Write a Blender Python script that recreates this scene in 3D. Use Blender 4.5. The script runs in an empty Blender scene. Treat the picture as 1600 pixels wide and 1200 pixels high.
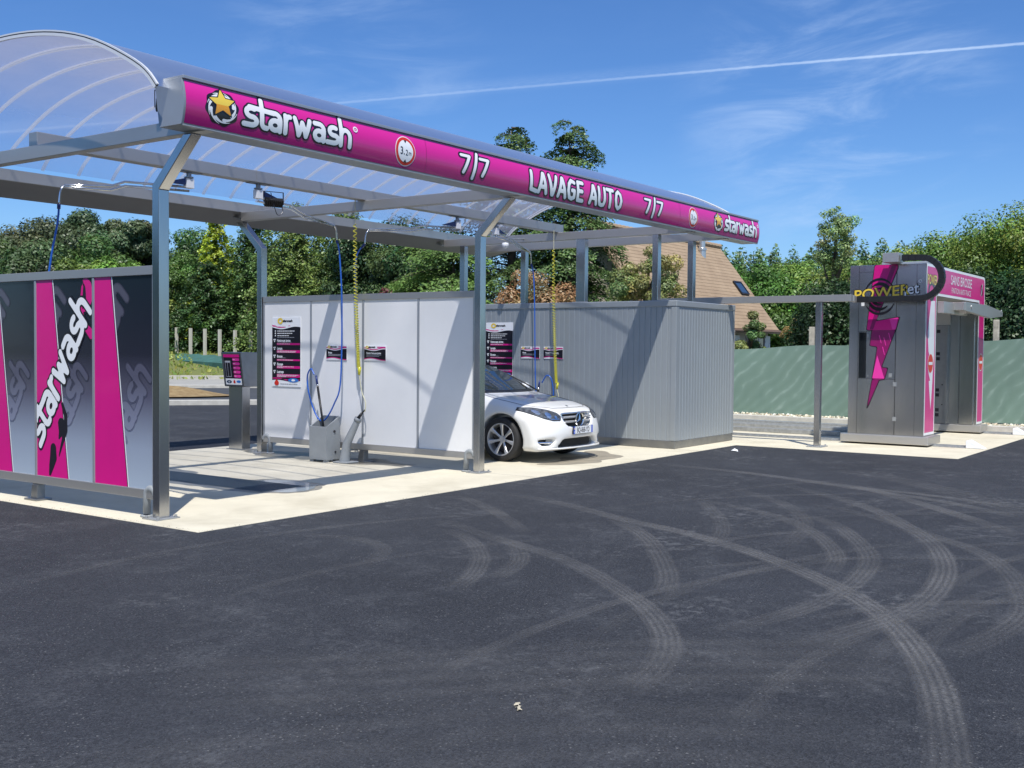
import bpy, math, random
import numpy as np
from mathutils import Vector, Matrix
from mathutils.bvhtree import BVHTree
random.seed(7); rng = np.random.default_rng(7)
S = bpy.context.scene; COL = S.collection; PI = math.pi; R = math.radians
# ---------------- camera ----------------
CP = (-6.4118, -8.5691, 1.62); YAW = 0.9527; PITCH = -0.0327; ROLL = 0.0087; FPX = 1711.6
def _axes():
    fw = Vector((math.sin(YAW)*math.cos(PITCH), math.cos(YAW)*math.cos(PITCH), math.sin(PITCH)))
    rt = Vector((math.cos(YAW), -math.sin(YAW), 0)); up = rt.cross(fw)
    return fw, math.cos(ROLL)*rt+math.sin(ROLL)*up, -math.sin(ROLL)*rt+math.cos(ROLL)*up
FW, RT, UP = _axes()
cd = bpy.data.cameras.new('camera'); cam = bpy.data.objects.new('camera', cd); COL.objects.link(cam)
cd.sensor_width = 36; cd.lens = FPX/1600*36; cd.clip_start = .05; cd.clip_end = 4000
cam.matrix_world = Matrix(((RT.x, UP.x, -FW.x, CP[0]), (RT.y, UP.y, -FW.y, CP[1]), (RT.z, UP.z, -FW.z, CP[2]), (0, 0, 0, 1)))
S.camera = cam
# ---------------- sky, sun, exposure ----------------
SUN_EL = R(60.9); SUN_DIR = Vector((-.41, -.375, 1)).normalized()
w = bpy.data.worlds.new('World'); S.world = w; w.use_nodes = True
N = w.node_tree.nodes; Lk = w.node_tree.links; N.clear()
sky = N.new('ShaderNodeTexSky'); sky.sky_type = 'NISHITA'; sky.sun_disc = False
sky.sun_elevation = SUN_EL; sky.sun_rotation = R(227.6); sky.air_density = 1.0; sky.dust_density = .25; sky.ozone_density = 3.0; sky.altitude = 80
hs = N.new('ShaderNodeHueSaturation'); hs.inputs['Saturation'].default_value = 1.12; Lk.new(sky.outputs[0], hs.inputs['Color'])
gain = N.new('ShaderNodeMix'); gain.data_type = 'RGBA'; gain.blend_type = 'MULTIPLY'; gain.inputs[0].default_value = 1; Lk.new(hs.outputs[0], gain.inputs[6]); gain.inputs[7].default_value = (.60, .79, 1.07, 1)
tc = N.new('ShaderNodeTexCoord')
def vmath(op, a, b=None):
    n = N.new('ShaderNodeVectorMath'); n.operation = op; Lk.new(a, n.inputs[0])
    if b is not None: n.inputs[1].default_value = b
    return n.outputs['Value'] if op in ('DOT_PRODUCT', 'LENGTH') else n.outputs['Vector']
def wm(op, a, b=None, c=None):
    n = N.new('ShaderNodeMath'); n.operation = op
    for i, v in enumerate((a, b, c)):
        if v is None: continue
        if isinstance(v, (int, float)): n.inputs[i].default_value = v
        else: Lk.new(v, n.inputs[i])
    return n.outputs[0]
def wr(v, a, b, c=0., d=1.):
    n = N.new('ShaderNodeMapRange'); n.interpolation_type = 'SMOOTHSTEP'; Lk.new(v, n.inputs[0])
    for i, q in enumerate((a, b, c, d)): n.inputs[i+1].default_value = q
    return n.outputs[0]
gd = tc.outputs['Generated']
A_ = Vector((.70142, .67999, .21362)); B_ = Vector((.95242, .18004, .24593)); nn = A_.cross(B_).normalized(); al = (B_-A_).normalized()
dist = vmath('DOT_PRODUCT', gd, nn); along = vmath('DOT_PRODUCT', gd, al)
cx = N.new('ShaderNodeCombineXYZ'); Lk.new(wm('MULTIPLY', along, 26), cx.inputs[0]); Lk.new(wm('MULTIPLY', dist, 260), cx.inputs[1])
nz = N.new('ShaderNodeTexNoise'); nz.inputs['Scale'].default_value = 5; nz.inputs['Detail'].default_value = 4; Lk.new(cx.outputs[0], nz.inputs['Vector'])
wob = wm('MULTIPLY', wm('SUBTRACT', nz.outputs[0], .5), .0016)
ad = wm('ABSOLUTE', wm('ADD', dist, wob))
trail = wm('MULTIPLY', wr(ad, .0003, .0016, 1, 0), wr(along, -.12, .2, .22, .62))
soft = wm('MULTIPLY', wr(wm('ABSOLUTE', wm('SUBTRACT', dist, -.003)), 0, .009, .25, 0), wr(along, -.3, .3, .9, .2))
trail = wm('ADD', trail, wm('MULTIPLY', soft, nz.outputs[0]))
# cirrus: stretched noise near two soft patches of the sky
cx2 = N.new('ShaderNodeCombineXYZ'); Lk.new(wm('MULTIPLY', along, 5), cx2.inputs[0]); Lk.new(wm('MULTIPLY', vmath('DOT_PRODUCT', gd, (.05, .12, .99)), 19), cx2.inputs[1])
n2 = N.new('ShaderNodeTexNoise'); n2.inputs['Scale'].default_value = 1.5; n2.inputs['Detail'].default_value = 7; n2.inputs['Roughness'].default_value = .62; n2.inputs['Distortion'].default_value = .6; Lk.new(cx2.outputs[0], n2.inputs['Vector'])
def patch(c, r0, r1, k):
    d = vmath('DOT_PRODUCT', gd, Vector(c).normalized()); return wr(d, math.cos(r1), math.cos(r0), 0, k)
m = wm('ADD', patch((.925, .32, .205), .01, .15, .85), patch((.70167, .67267, .245), .01, .13, .4))
m = wm('ADD', m, .03)
cir = wm('MULTIPLY', wm('MULTIPLY', wr(n2.outputs[0], .40, .80), m), .62)
# added cloud, unseen overhead and behind the viewer, to whiten the blue sky light
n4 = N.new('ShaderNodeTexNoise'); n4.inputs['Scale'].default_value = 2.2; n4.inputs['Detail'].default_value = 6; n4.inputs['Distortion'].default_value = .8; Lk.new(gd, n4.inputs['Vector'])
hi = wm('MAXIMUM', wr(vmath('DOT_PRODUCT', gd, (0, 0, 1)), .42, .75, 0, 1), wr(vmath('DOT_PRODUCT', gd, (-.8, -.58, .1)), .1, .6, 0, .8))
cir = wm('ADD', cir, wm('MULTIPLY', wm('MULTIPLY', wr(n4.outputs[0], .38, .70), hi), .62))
n3 = N.new('ShaderNodeTexNoise'); n3.inputs['Scale'].default_value = 2.3; n3.inputs['Detail'].default_value = 5; Lk.new(gd, n3.inputs['Vector'])
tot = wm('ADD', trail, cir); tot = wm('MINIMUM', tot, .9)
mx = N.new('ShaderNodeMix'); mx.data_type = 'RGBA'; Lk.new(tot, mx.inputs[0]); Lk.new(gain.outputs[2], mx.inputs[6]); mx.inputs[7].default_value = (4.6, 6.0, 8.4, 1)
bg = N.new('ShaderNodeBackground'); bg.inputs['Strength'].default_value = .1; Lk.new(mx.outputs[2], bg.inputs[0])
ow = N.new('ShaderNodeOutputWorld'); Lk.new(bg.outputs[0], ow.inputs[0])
sd = bpy.data.lights.new('sun', 'SUN'); sd.energy = 4.4; sd.angle = R(.53); sd.color = (1, .955, .88)
so = bpy.data.objects.new('sun', sd); COL.objects.link(so); so.rotation_euler = SUN_DIR.to_track_quat('Z', 'Y').to_euler(); so.location = (-20, -20, 40)
S.view_settings.view_transform = 'Standard'; S.view_settings.look = 'None'; S.view_settings.exposure = 0.35; S.view_settings.gamma = 1
S.render.engine = 'CYCLES'
try: S.cycles.max_bounces = 8; S.cycles.transparent_max_bounces = 24
except Exception: pass
# ---------------- helpers ----------------
def at(px, d, z=None, py=None):
    "world point seen at pixel column px and depth d (used only to lay out the far background)"
    k = (px-800)/FPX; v = Vector(CP)+d*(FW+RT*k)
    return (v.x, v.y, 0 if z is None else z)
def mat(name, col, rough=.6, metal=0., bump=0., bscale=40, var=0., vscale=3, spec=.5, stretch=(1, 1, 1), col2=None, coat=0., rvar=0.):
    m = bpy.data.materials.new(name); m.use_nodes = True; t = m.node_tree; b = t.nodes['Principled BSDF']; l = t.links
    b.inputs['Base Color'].default_value = (*col, 1); b.inputs['Roughness'].default_value = rough; b.inputs['Metallic'].default_value = metal
    b.inputs['Specular IOR Level'].default_value = spec; b.inputs['Coat Weight'].default_value = coat; b.inputs['Coat Roughness'].default_value = .04
    c = t.nodes.new('ShaderNodeTexCoord'); mp = t.nodes.new('ShaderNodeMapping'); mp.inputs['Scale'].default_value = stretch; l.new(c.outputs['Object'], mp.inputs[0])
    if var or rvar or col2:
        n = t.nodes.new('ShaderNodeTexNoise'); n.inputs['Scale'].default_value = vscale; n.inputs['Detail'].default_value = 6; n.inputs['Roughness'].default_value = .6; l.new(mp.outputs[0], n.inputs['Vector'])
        if var or col2:
            mi = t.nodes.new('ShaderNodeMix'); mi.data_type = 'RGBA'
            r = t.nodes.new('ShaderNodeMapRange'); r.inputs[1].default_value = .3; r.inputs[2].default_value = .7; l.new(n.outputs[0], r.inputs[0]); l.new(r.outputs[0], mi.inputs[0])
            c2 = col2 or tuple(x*(1-var) for x in col); c1 = col if col2 else tuple(min(1, x*(1+var)) for x in col)
            mi.inputs[6].default_value = (*c1, 1); mi.inputs[7].default_value = (*c2, 1); l.new(mi.outputs[2], b.inputs['Base Color'])
        if rvar:
            r = t.nodes.new('ShaderNodeMapRange'); r.inputs[1].default_value = .3; r.inputs[2].default_value = .7; r.inputs[3].default_value = max(.02, rough-rvar); r.inputs[4].default_value = rough+rvar
            l.new(n.outputs[0], r.inputs[0]); l.new(r.outputs[0], b.inputs['Roughness'])
    if bump:
        n = t.nodes.new('ShaderNodeTexNoise'); n.inputs['Scale'].default_value = bscale; n.inputs['Detail'].default_value = 5; l.new(mp.outputs[0], n.inputs['Vector'])
        bp = t.nodes.new('ShaderNodeBump'); bp.inputs['Strength'].default_value = bump; bp.inputs['Distance'].default_value = .01; l.new(n.outputs[0], bp.inputs['Height']); l.new(bp.outputs[0], b.inputs['Normal'])
    return m
class MB:
    def __init__(s): s.v = []; s.f = []; s.m = []; s.k = 0
    def add(s, vs, fs, m=None):
        o = len(s.v); s.v += [tuple(map(float, q)) for q in vs]; s.f += [tuple(i+o for i in f) for f in fs]; s.m += [s.k if m is None else m]*len(fs); return s
    def box(s, x0, x1, y0, y1, z0, z1, m=None, M=None):
        vs = [(x, y, z) for z in (z0, z1) for y in (y0, y1) for x in (x0, x1)]
        if M is not None: vs = [M @ Vector(q) for q in vs]
        return s.add(vs, [(0, 2, 3, 1), (4, 5, 7, 6), (0, 1, 5, 4), (2, 6, 7, 3), (0, 4, 6, 2), (1, 3, 7, 5)], m)
    def prism(s, poly, a0, a1, axis='x', m=None):
        "poly: list of 2-D points in the other two axes (in xyz order), extruded a0..a1 along axis"
        def P(p, a): return {'x': (a, p[0], p[1]), 'y': (p[0], a, p[1]), 'z': (p[0], p[1], a)}[axis]
        n = len(poly); vs = [P(p, a0) for p in poly]+[P(p, a1) for p in poly]
        return s.add(vs, [tuple(range(n))[::-1], tuple(range(n, 2*n))]+[(i, (i+1) % n, n+(i+1) % n, n+i) for i in range(n)], m)
    def bar(s, p, q, wd, h, up=(0, 0, 1), m=None):
        p, q = Vector(p), Vector(q); d = (q-p); L = d.length; d.normalize(); u = Vector(up); x = d.cross(u)
        if x.length < 1e-4: x = Vector((1, 0, 0))
        x.normalize(); u = x.cross(d).normalized(); M = Matrix.Translation(p) @ Matrix((x, d, u)).transposed().to_4x4()
        return s.box(-wd/2, wd/2, 0, L, -h/2, h/2, m, M)
    def tube(s, pts, r, n=8, m=None, caps=True):
        pts = [Vector(p) for p in pts]; rs = r if isinstance(r, (list, tuple)) else [r]*len(pts); vs = []; fs = []; pu = None
        for i, p in enumerate(pts):
            d = (pts[min(i+1, len(pts)-1)]-pts[max(i-1, 0)]).normalized()
            if pu is None: pu = d.orthogonal().normalized()
            x = d.cross(pu); x = x.normalized() if x.length > 1e-5 else d.orthogonal().normalized(); pu = x.cross(d).normalized()
            vs += [p+(x*math.cos(2*PI*k/n)+pu*math.sin(2*PI*k/n))*rs[i] for k in range(n)]
        for i in range(len(pts)-1): fs += [(i*n+k, i*n+(k+1) % n, (i+1)*n+(k+1) % n, (i+1)*n+k) for k in range(n)]
        if caps: fs += [tuple(range(n))[::-1], tuple((len(pts)-1)*n+k for k in range(n))]
        return s.add(vs, fs, m)
    def lathe(s, prof, c=(0, 0, 0), axis='z', n=32, m=None):
        "prof: (radius, along) pairs"
        vs = []; c = Vector(c)
        for r, a in prof:
            for k in range(n):
                t = 2*PI*k/n; u, v = r*math.cos(t), r*math.sin(t)
                vs.append(c+Vector({'z': (u, v, a), 'x': (a, u, v), 'y': (u, a, v)}[axis]))
        return s.add(vs, [(i*n+k, i*n+(k+1) % n, (i+1)*n+(k+1) % n, (i+1)*n+k) for i in range(len(prof)-1) for k in range(n)], m)
    def disc(s, c, r, axis='z', n=28, m=None, ry=None):
        c = Vector(c); vs = []
        for k in range(n):
            t = 2*PI*k/n; u, v = r*math.cos(t), (ry or r)*math.sin(t)
            vs.append(c+Vector({'z': (u, v, 0), 'x': (0, u, v), 'y': (u, 0, v)}[axis]))
        return s.add(vs, [tuple(range(n))], m)
    def build(s, name, mats, parent=None, smooth=False, bevel=0, auto=None):
        me = bpy.data.meshes.new(name); me.from_pydata(s.v, [], s.f)
        for q in (mats if isinstance(mats, (list, tuple)) else [mats]): me.materials.append(q)
        me.polygons.foreach_set('material_index', np.array(s.m, np.int32))
        if smooth: me.polygons.foreach_set('use_smooth', np.ones(len(s.f), bool))
        me.update(); o = bpy.data.objects.new(name, me); COL.objects.link(o)
        if parent is not None: attach(o, parent)
        if bevel:
            b = o.modifiers.new('bevel', 'BEVEL'); b.width = bevel; b.segments = 2; b.limit_method = 'ANGLE'; b.angle_limit = R(35)
        return o
def world_of(o):
    M = o.matrix_basis.copy()
    if o.parent: M = world_of(o.parent) @ o.matrix_parent_inverse @ M
    return M
def attach(o, parent): o.parent = parent; o.matrix_parent_inverse = world_of(parent).inverted()
def thing(name, label, cat, loc=(0, 0, 0), group=None, rz=0):
    o = bpy.data.objects.new(name, None); COL.objects.link(o); o.location = loc; o.rotation_euler = (0, 0, rz); o.empty_display_size = .2
    o['label'] = label; o['category'] = cat
    if group: o['group'] = group
    return o
def tag(o, label, cat, group=None):
    o['label'] = label; o['category'] = cat
    if group: o['group'] = group
    return o
def struct(o, kind='structure'): o['kind'] = kind; return o
def dup(root, loc, rz=0, sc=None, label=None):
    r = root.copy(); COL.objects.link(r); r.location = loc; r.rotation_euler = (0, 0, rz)
    if sc: r.scale = sc
    if label: r['label'] = label
    def rec(a, b):
        for ch in list(a.children):
            c = ch.copy(); COL.objects.link(c); c.parent = b; rec(ch, c)
    rec(root, r); return r
# ---- 2-D shape fields -> flat meshes ----
def stroke(P, pts, r):
    "P=(U,V) arrays; distance to a poly-line of radius r (number or per-point list)"
    U, V = P; D = np.full(U.shape, 1e9); rs = r if isinstance(r, (list, tuple)) else [r]*len(pts)
    for (a, b, ra, rb) in zip(pts[:-1], pts[1:], rs[:-1], rs[1:]):
        dx, dy = b[0]-a[0], b[1]-a[1]; L = dx*dx+dy*dy+1e-12
        t = np.clip(((U-a[0])*dx+(V-a[1])*dy)/L, 0, 1)
        D = np.minimum(D, np.hypot(U-a[0]-t*dx, V-a[1]-t*dy)-(ra+(rb-ra)*t))
    return D
def polyf(P, poly):
    U, V = P; D = np.full(U.shape, 1e9); ins = np.zeros(U.shape, bool); n = len(poly)
    for i in range(n):
        a, b = poly[i], poly[(i+1) % n]; D = np.minimum(D, stroke(P, [a, b], 0))
        c = ((a[1] > V) != (b[1] > V)); ins ^= c & (U < (b[0]-a[0])*(V-a[1])/((b[1]-a[1]) or 1e-9)+a[0])
    return np.where(ins, -D, D)
def circ(P, c, r, ry=None): return (np.hypot((P[0]-c[0])/r, (P[1]-c[1])/(ry or r))-1)*min(r, ry or r)
def march(mb, fn, bb, step, mp, m=None, maxrun=10**6):
    u0, u1, v0, v1 = bb; nu = max(2, int(math.ceil((u1-u0)/step))+1); nv = max(2, int(math.ceil((v1-v0)/step))+1)
    us = np.linspace(u0, u1, nu); vs = np.linspace(v0, v1, nv); U, V = np.meshgrid(us, vs, indexing='ij'); F = fn((U, V))
    ins = F < 0; full = ins[:-1, :-1] & ins[1:, :-1] & ins[:-1, 1:] & ins[1:, 1:]; anyc = ins[:-1, :-1] | ins[1:, :-1] | ins[:-1, 1:] | ins[1:, 1:]
    vv = []; ff = []
    for j in range(nv-1):
        i = 0
        while i < nu-1:
            if full[i, j]:
                k = i
                while k+1 < nu-1 and full[k+1, j] and k+1-i < maxrun: k += 1
                o = len(vv); vv += [(us[i], vs[j]), (us[k+1], vs[j]), (us[k+1], vs[j+1]), (us[i], vs[j+1])]; ff.append((o, o+1, o+2, o+3)); i = k+1; continue
            if anyc[i, j]:
                cs = [(i, j), (i+1, j), (i+1, j+1), (i, j+1)]; poly = []
                for a in range(4):
                    A, B = cs[a], cs[(a+1) % 4]; fa, fb = F[A], F[B]
                    if fa < 0: poly.append((us[A[0]], vs[A[1]]))
                    if (fa < 0) != (fb < 0):
                        t = fa/(fa-fb); poly.append((us[A[0]]+(us[B[0]]-us[A[0]])*t, vs[A[1]]+(vs[B[1]]-vs[A[1]])*t))
                if len(poly) >= 3:
                    o = len(vv); vv += poly; ff.append(tuple(range(o, o+len(poly))))
            i += 1
    if vv: mb.add([mp(a, b) for a, b in vv], ff, m)
    return mb
def arc(cx, cy, rx, ry, a0, a1, n=8): return [(cx+rx*math.cos(R(a0+(a1-a0)*i/n)), cy+ry*math.sin(R(a0+(a1-a0)*i/n))) for i in range(n+1)]
# rounded lower-case wordmark: strokes per letter, x-height 1
def g_s(x): return [arc(x+.42, .68, .27, .20, 60, 270, 10)+arc(x+.42, .30, .28, .19, 90, -90, 10)[1:]+[(x+.04, .11)]]
def g_h(x): return [[(x+.14, 1.38), (x+.14, .08)], [(x+.14, .55)]+arc(x+.42, .55, .28, .33, 170, 0, 8)+[(x+.70, .08)]]
def g_a(x): return [[(x+.14, .88), (x+.40, .88)]+arc(x+.42, .60, .26, .28, 90, 0, 5)+[(x+.68, .08)], arc(x+.40, .32, .26, .22, 0, 360, 16)]
WORD = [
 g_s(0),
 [[(.34, .93), (1.62, .86)], [(.98, 1.34), (.98, .34)]+arc(1.16, .32, .18, .22, 180, 270, 4)+[(1.26, .10)]],
 g_a(1.30),
 [[(2.28, .90), (2.28, .08)], [(2.28, .50)]+arc(2.50, .56, .22, .32, 175, 80, 5)],
 [[(2.82, .90), (3.04, .12), (3.24, .74), (3.46, .12), (3.68, .90)]],
 g_a(3.84), g_s(4.72), g_h(5.46)]
def wordf(P, r=.135, warp=None):
    D = np.full(P[0].shape, 1e9)
    for gl in WORD:
        for st in gl: D = np.minimum(D, stroke(P, st, r))
    return D
CAPS = {'L': [[(.05, 1), (.05, .06), (.5, .0)]], 'A': [[(0, 0), (.3, 1), (.36, 1), (.62, 0)], [(.14, .3), (.52, .3)]], 'V': [[(0, 1), (.26, 0), (.34, 0), (.62, 1)]],
 'G': [[(.56, .92), (.3, 1), (.08, .78), (.02, .4), (.14, .06), (.36, 0), (.56, .1), (.56, .46), (.36, .46)]], 'E': [[(.5, 1), (.05, 1), (.05, 0), (.5, 0)], [(.05, .52), (.42, .52)]],
 'U': [[(.03, 1), (.03, .25), (.12, .04), (.3, 0), (.48, .04), (.57, .25), (.57, 1)]], 'T': [[(-.04, 1), (.56, 1)], [(.26, 1), (.26, 0)]],
 'O': [[(.3, 1), (.1, .85), (.02, .5), (.1, .15), (.3, 0), (.5, .15), (.58, .5), (.5, .85), (.3, 1)]], '7': [[(0, .95), (.54, .95), (.14, 0)]], '|': [[(.30, 1.18), (.0, -.25)]], ' ': []}
ADV = {'L': .68, 'A': .84, 'V': .80, 'G': .84, 'E': .76, 'U': .86, 'T': .80, 'O': .9, '7': .74, '|': .50, ' ': .42}
def capsf(P, txt, r=.12):
    D = np.full(P[0].shape, 1e9); x = 0
    for ch in txt:
        for st in CAPS[ch]: D = np.minimum(D, stroke(P, [(x+a, b) for a, b in st], r))
        x += ADV[ch]
    return D
def capsw(txt): return sum(ADV[c] for c in txt)
TXC = {}
def text(mb, s, mp, size, m=None, bold=0., xs=1., align='C', shear=0.):
    "built-in font, flat; mp maps (u,v) to 3-D; centred on (0,0)"
    key = (s, bold, shear)
    if key not in TXC:
        cu = bpy.data.curves.new('t', 'FONT'); cu.body = s; cu.size = 1; cu.offset = bold; cu.shear = shear; cu.resolution_u = 3
        o = bpy.data.objects.new('t', cu); COL.objects.link(o); bpy.context.view_layer.update()
        me = bpy.data.meshes.new_from_object(o.evaluated_get(bpy.context.evaluated_depsgraph_get()))
        TXC[key] = ([tuple(v.co[:2]) for v in me.vertices], [tuple(p.vertices) for p in me.polygons])
        bpy.data.objects.remove(o); bpy.data.curves.remove(cu); bpy.data.meshes.remove(me)
    vs, fs = TXC[key]
    if not vs: return mb
    xs_ = [v[0] for v in vs]; w_ = max(xs_)+min(xs_); h = .7
    off = {'C': w_/2, 'L': 0, 'R': max(xs_)}[align]
    return mb.add([mp((x-off)*size*xs, (y-h/2)*size) for x, y in vs], fs, m)
def emblem(mb, mp, c, r, k=0, sx=1.):
    "black swirl disc with white flames under a yellow five-pointed star: materials k..k+3 = black, white, yellow, amber"
    cu, cv = c
    def M(off): return lambda u, v: mp(cu+u*r*sx, cv+v*r, off)
    def disc(P):
        th = np.arctan2(P[1], P[0]); return np.hypot(P[0], P[1])-(1.14+.05*np.sin(8*th))
    march(mb, disc, (-1.3, 1.3, -1.3, 1.3), .06, M(.004), k)
    def fl(P):
        D = np.full(P[0].shape, 1e9)
        for i in range(8):
            a = i*45+10; pts = [((.78+.032*j)*math.cos(R(a+j*9)), (.78+.032*j)*math.sin(R(a+j*9))) for j in range(9)]
            D = np.minimum(D, stroke(P, pts, [.10, .09, .08, .065, .05, .04, .03, .022, .015]))
        return D
    march(mb, fl, (-1.25, 1.25, -1.25, 1.25), .04, M(.0055), k+1)
    def star(s, dx=.0, dy=.30): return [(dx+s*(1 if i % 2 == 0 else .46)*math.cos(R(94+36*i)), dy+s*(1 if i % 2 == 0 else .46)*math.sin(R(94+36*i))) for i in range(10)]
    march(mb, lambda P: polyf(P, star(.96))-.06, (-1.4, 1.4, -1.3, 1.5), .06, M(.007), k)
    st = star(.94)
    march(mb, lambda P: np.maximum(polyf(P, st), -P[1]+.2), (-1.3, 1.3, -1.2, 1.4), .05, M(.0085), k+2)
    march(mb, lambda P: np.maximum(polyf(P, st), P[1]-.2), (-1.3, 1.3, -1.2, 1.4), .05, M(.0085), k+3)
    return mb
# ---------------- materials ----------------
def gradz(name, stops, z0, z1, rough=.3, coat=.3, metal=0, axis=2):
    m = mat(name, (1, 1, 1), rough, metal, coat=coat); t = m.node_tree; l = t.links
    g = t.nodes.new('ShaderNodeTexCoord'); sp = t.nodes.new('ShaderNodeSeparateXYZ'); l.new(g.outputs['Object'], sp.inputs[0])
    r = t.nodes.new('ShaderNodeMapRange'); r.inputs[1].default_value = z0; r.inputs[2].default_value = z1; l.new(sp.outputs[axis], r.inputs[0])
    c = t.nodes.new('ShaderNodeValToRGB'); l.new(r.outputs[0], c.inputs[0]); e = c.color_ramp.elements
    e[0].position, e[0].color = stops[0][0], (*stops[0][1], 1); e[1].position, e[1].color = stops[-1][0], (*stops[-1][1], 1)
    for p_, c_ in stops[1:-1]: q = e.new(p_); q.color = (*c_, 1)
    l.new(c.outputs[0], t.nodes['Principled BSDF'].inputs['Base Color']); return m
steel = mat('brushed_steel', (.52, .52, .52), .22, 1, stretch=(3, 3, .5), var=.035, vscale=1.2, rvar=.04)
steelh = mat('brushed_steel_horizontal', (.50, .485, .46), .40, .75, stretch=(.5, .5, 3), var=.035, vscale=1.2, rvar=.05)
steel2 = mat('matt_steel', (.32, .325, .33), .4, 1, var=.08, vscale=6, rvar=.08, bump=.03, bscale=60)
alu = mat('grey_aluminium', (.40, .42, .44), .42, .55, var=.05, vscale=1.5, rvar=.06)
chrome = mat('polished_tube', (.72, .72, .72), .12, 1)
capgrey = mat('grey_sheet_cap', (.30, .33, .37), .38, .3, var=.04, rvar=.05)
conteg = mat('grey_container_cladding', (.33, .36, .378), .38, .3, var=.05, vscale=1.3, rvar=.07)
black = mat('black_plastic', (.012, .012, .013), .45)
dark = mat('dark_rubber', (.02, .02, .021), .7, var=.2, vscale=20)
white = mat('white_panel', (.78, .785, .78), .22, var=.05, vscale=1.2, coat=.15, rvar=.06)
wvinyl = mat('white_vinyl', (.78, .80, .82), .35)
plast = mat('grey_moulded_plastic', (.27, .29, .30), .5, var=.06, vscale=7, bump=.05, bscale=90)
galv = mat('galvanised_steel', (.42, .43, .43), .5, .7, var=.18, vscale=14, bump=.05, bscale=60)
blueh = mat('blue_hose', (.015, .11, .50), .3, coat=.3)
blued = mat('blue_hose_sleeve', (.01, .03, .16), .4)
yell = mat('yellow_hose', (.62, .58, .03), .35, coat=.3)
cream = mat('cream_hose', (.62, .60, .40), .4)
mag = mat('magenta_vinyl', (.62, .004, .21), .3, coat=.2, var=.03)
magd = mat('dark_magenta_vinyl', (.24, .004, .11), .28, coat=.4)
magl = mat('bright_pink_vinyl', (.80, .04, .36), .28, coat=.4)
inkb = mat('black_vinyl', (.010, .008, .014), .3, coat=.3)
ylw = mat('yellow_vinyl', (.80, .58, .07), .3, coat=.3); amb = mat('amber_vinyl', (.75, .33, .015), .3, coat=.3)
redv = mat('red_vinyl', (.62, .03, .015), .35); whitev = mat('white_lettering', (.80, .82, .84), .3, coat=.3)
blu = mat('blue_print', (.03, .18, .55), .35); greyt = mat('grey_print', (.35, .36, .40), .35)
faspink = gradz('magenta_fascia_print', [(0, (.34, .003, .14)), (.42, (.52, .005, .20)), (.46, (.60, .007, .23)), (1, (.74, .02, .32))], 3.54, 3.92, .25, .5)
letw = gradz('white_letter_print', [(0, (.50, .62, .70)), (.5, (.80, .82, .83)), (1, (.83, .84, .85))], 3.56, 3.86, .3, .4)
artgrad = gradz('navy_to_grey_print', [(0, (.36, .43, .52)), (.18, (.29, .34, .43)), (.42, (.085, .085, .135)), (.62, (.018, .019, .035)), (1, (.008, .014, .022))], .28, 2.3, .22, .2)
ghost = gradz('pale_ghost_lettering', [(0, (.30, .36, .46)), (.3, (.20, .215, .30)), (.5, (.085, .085, .13)), (1, (.075, .072, .10))], .28, 2.3, .3, .15)
ghostl = gradz('pale_ghost_outline', [(0, (.25, .30, .40)), (.3, (.11, .12, .19)), (.5, (.03, .03, .055)), (1, (.045, .043, .065))], .28, 2.3, .3, .15)
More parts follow.
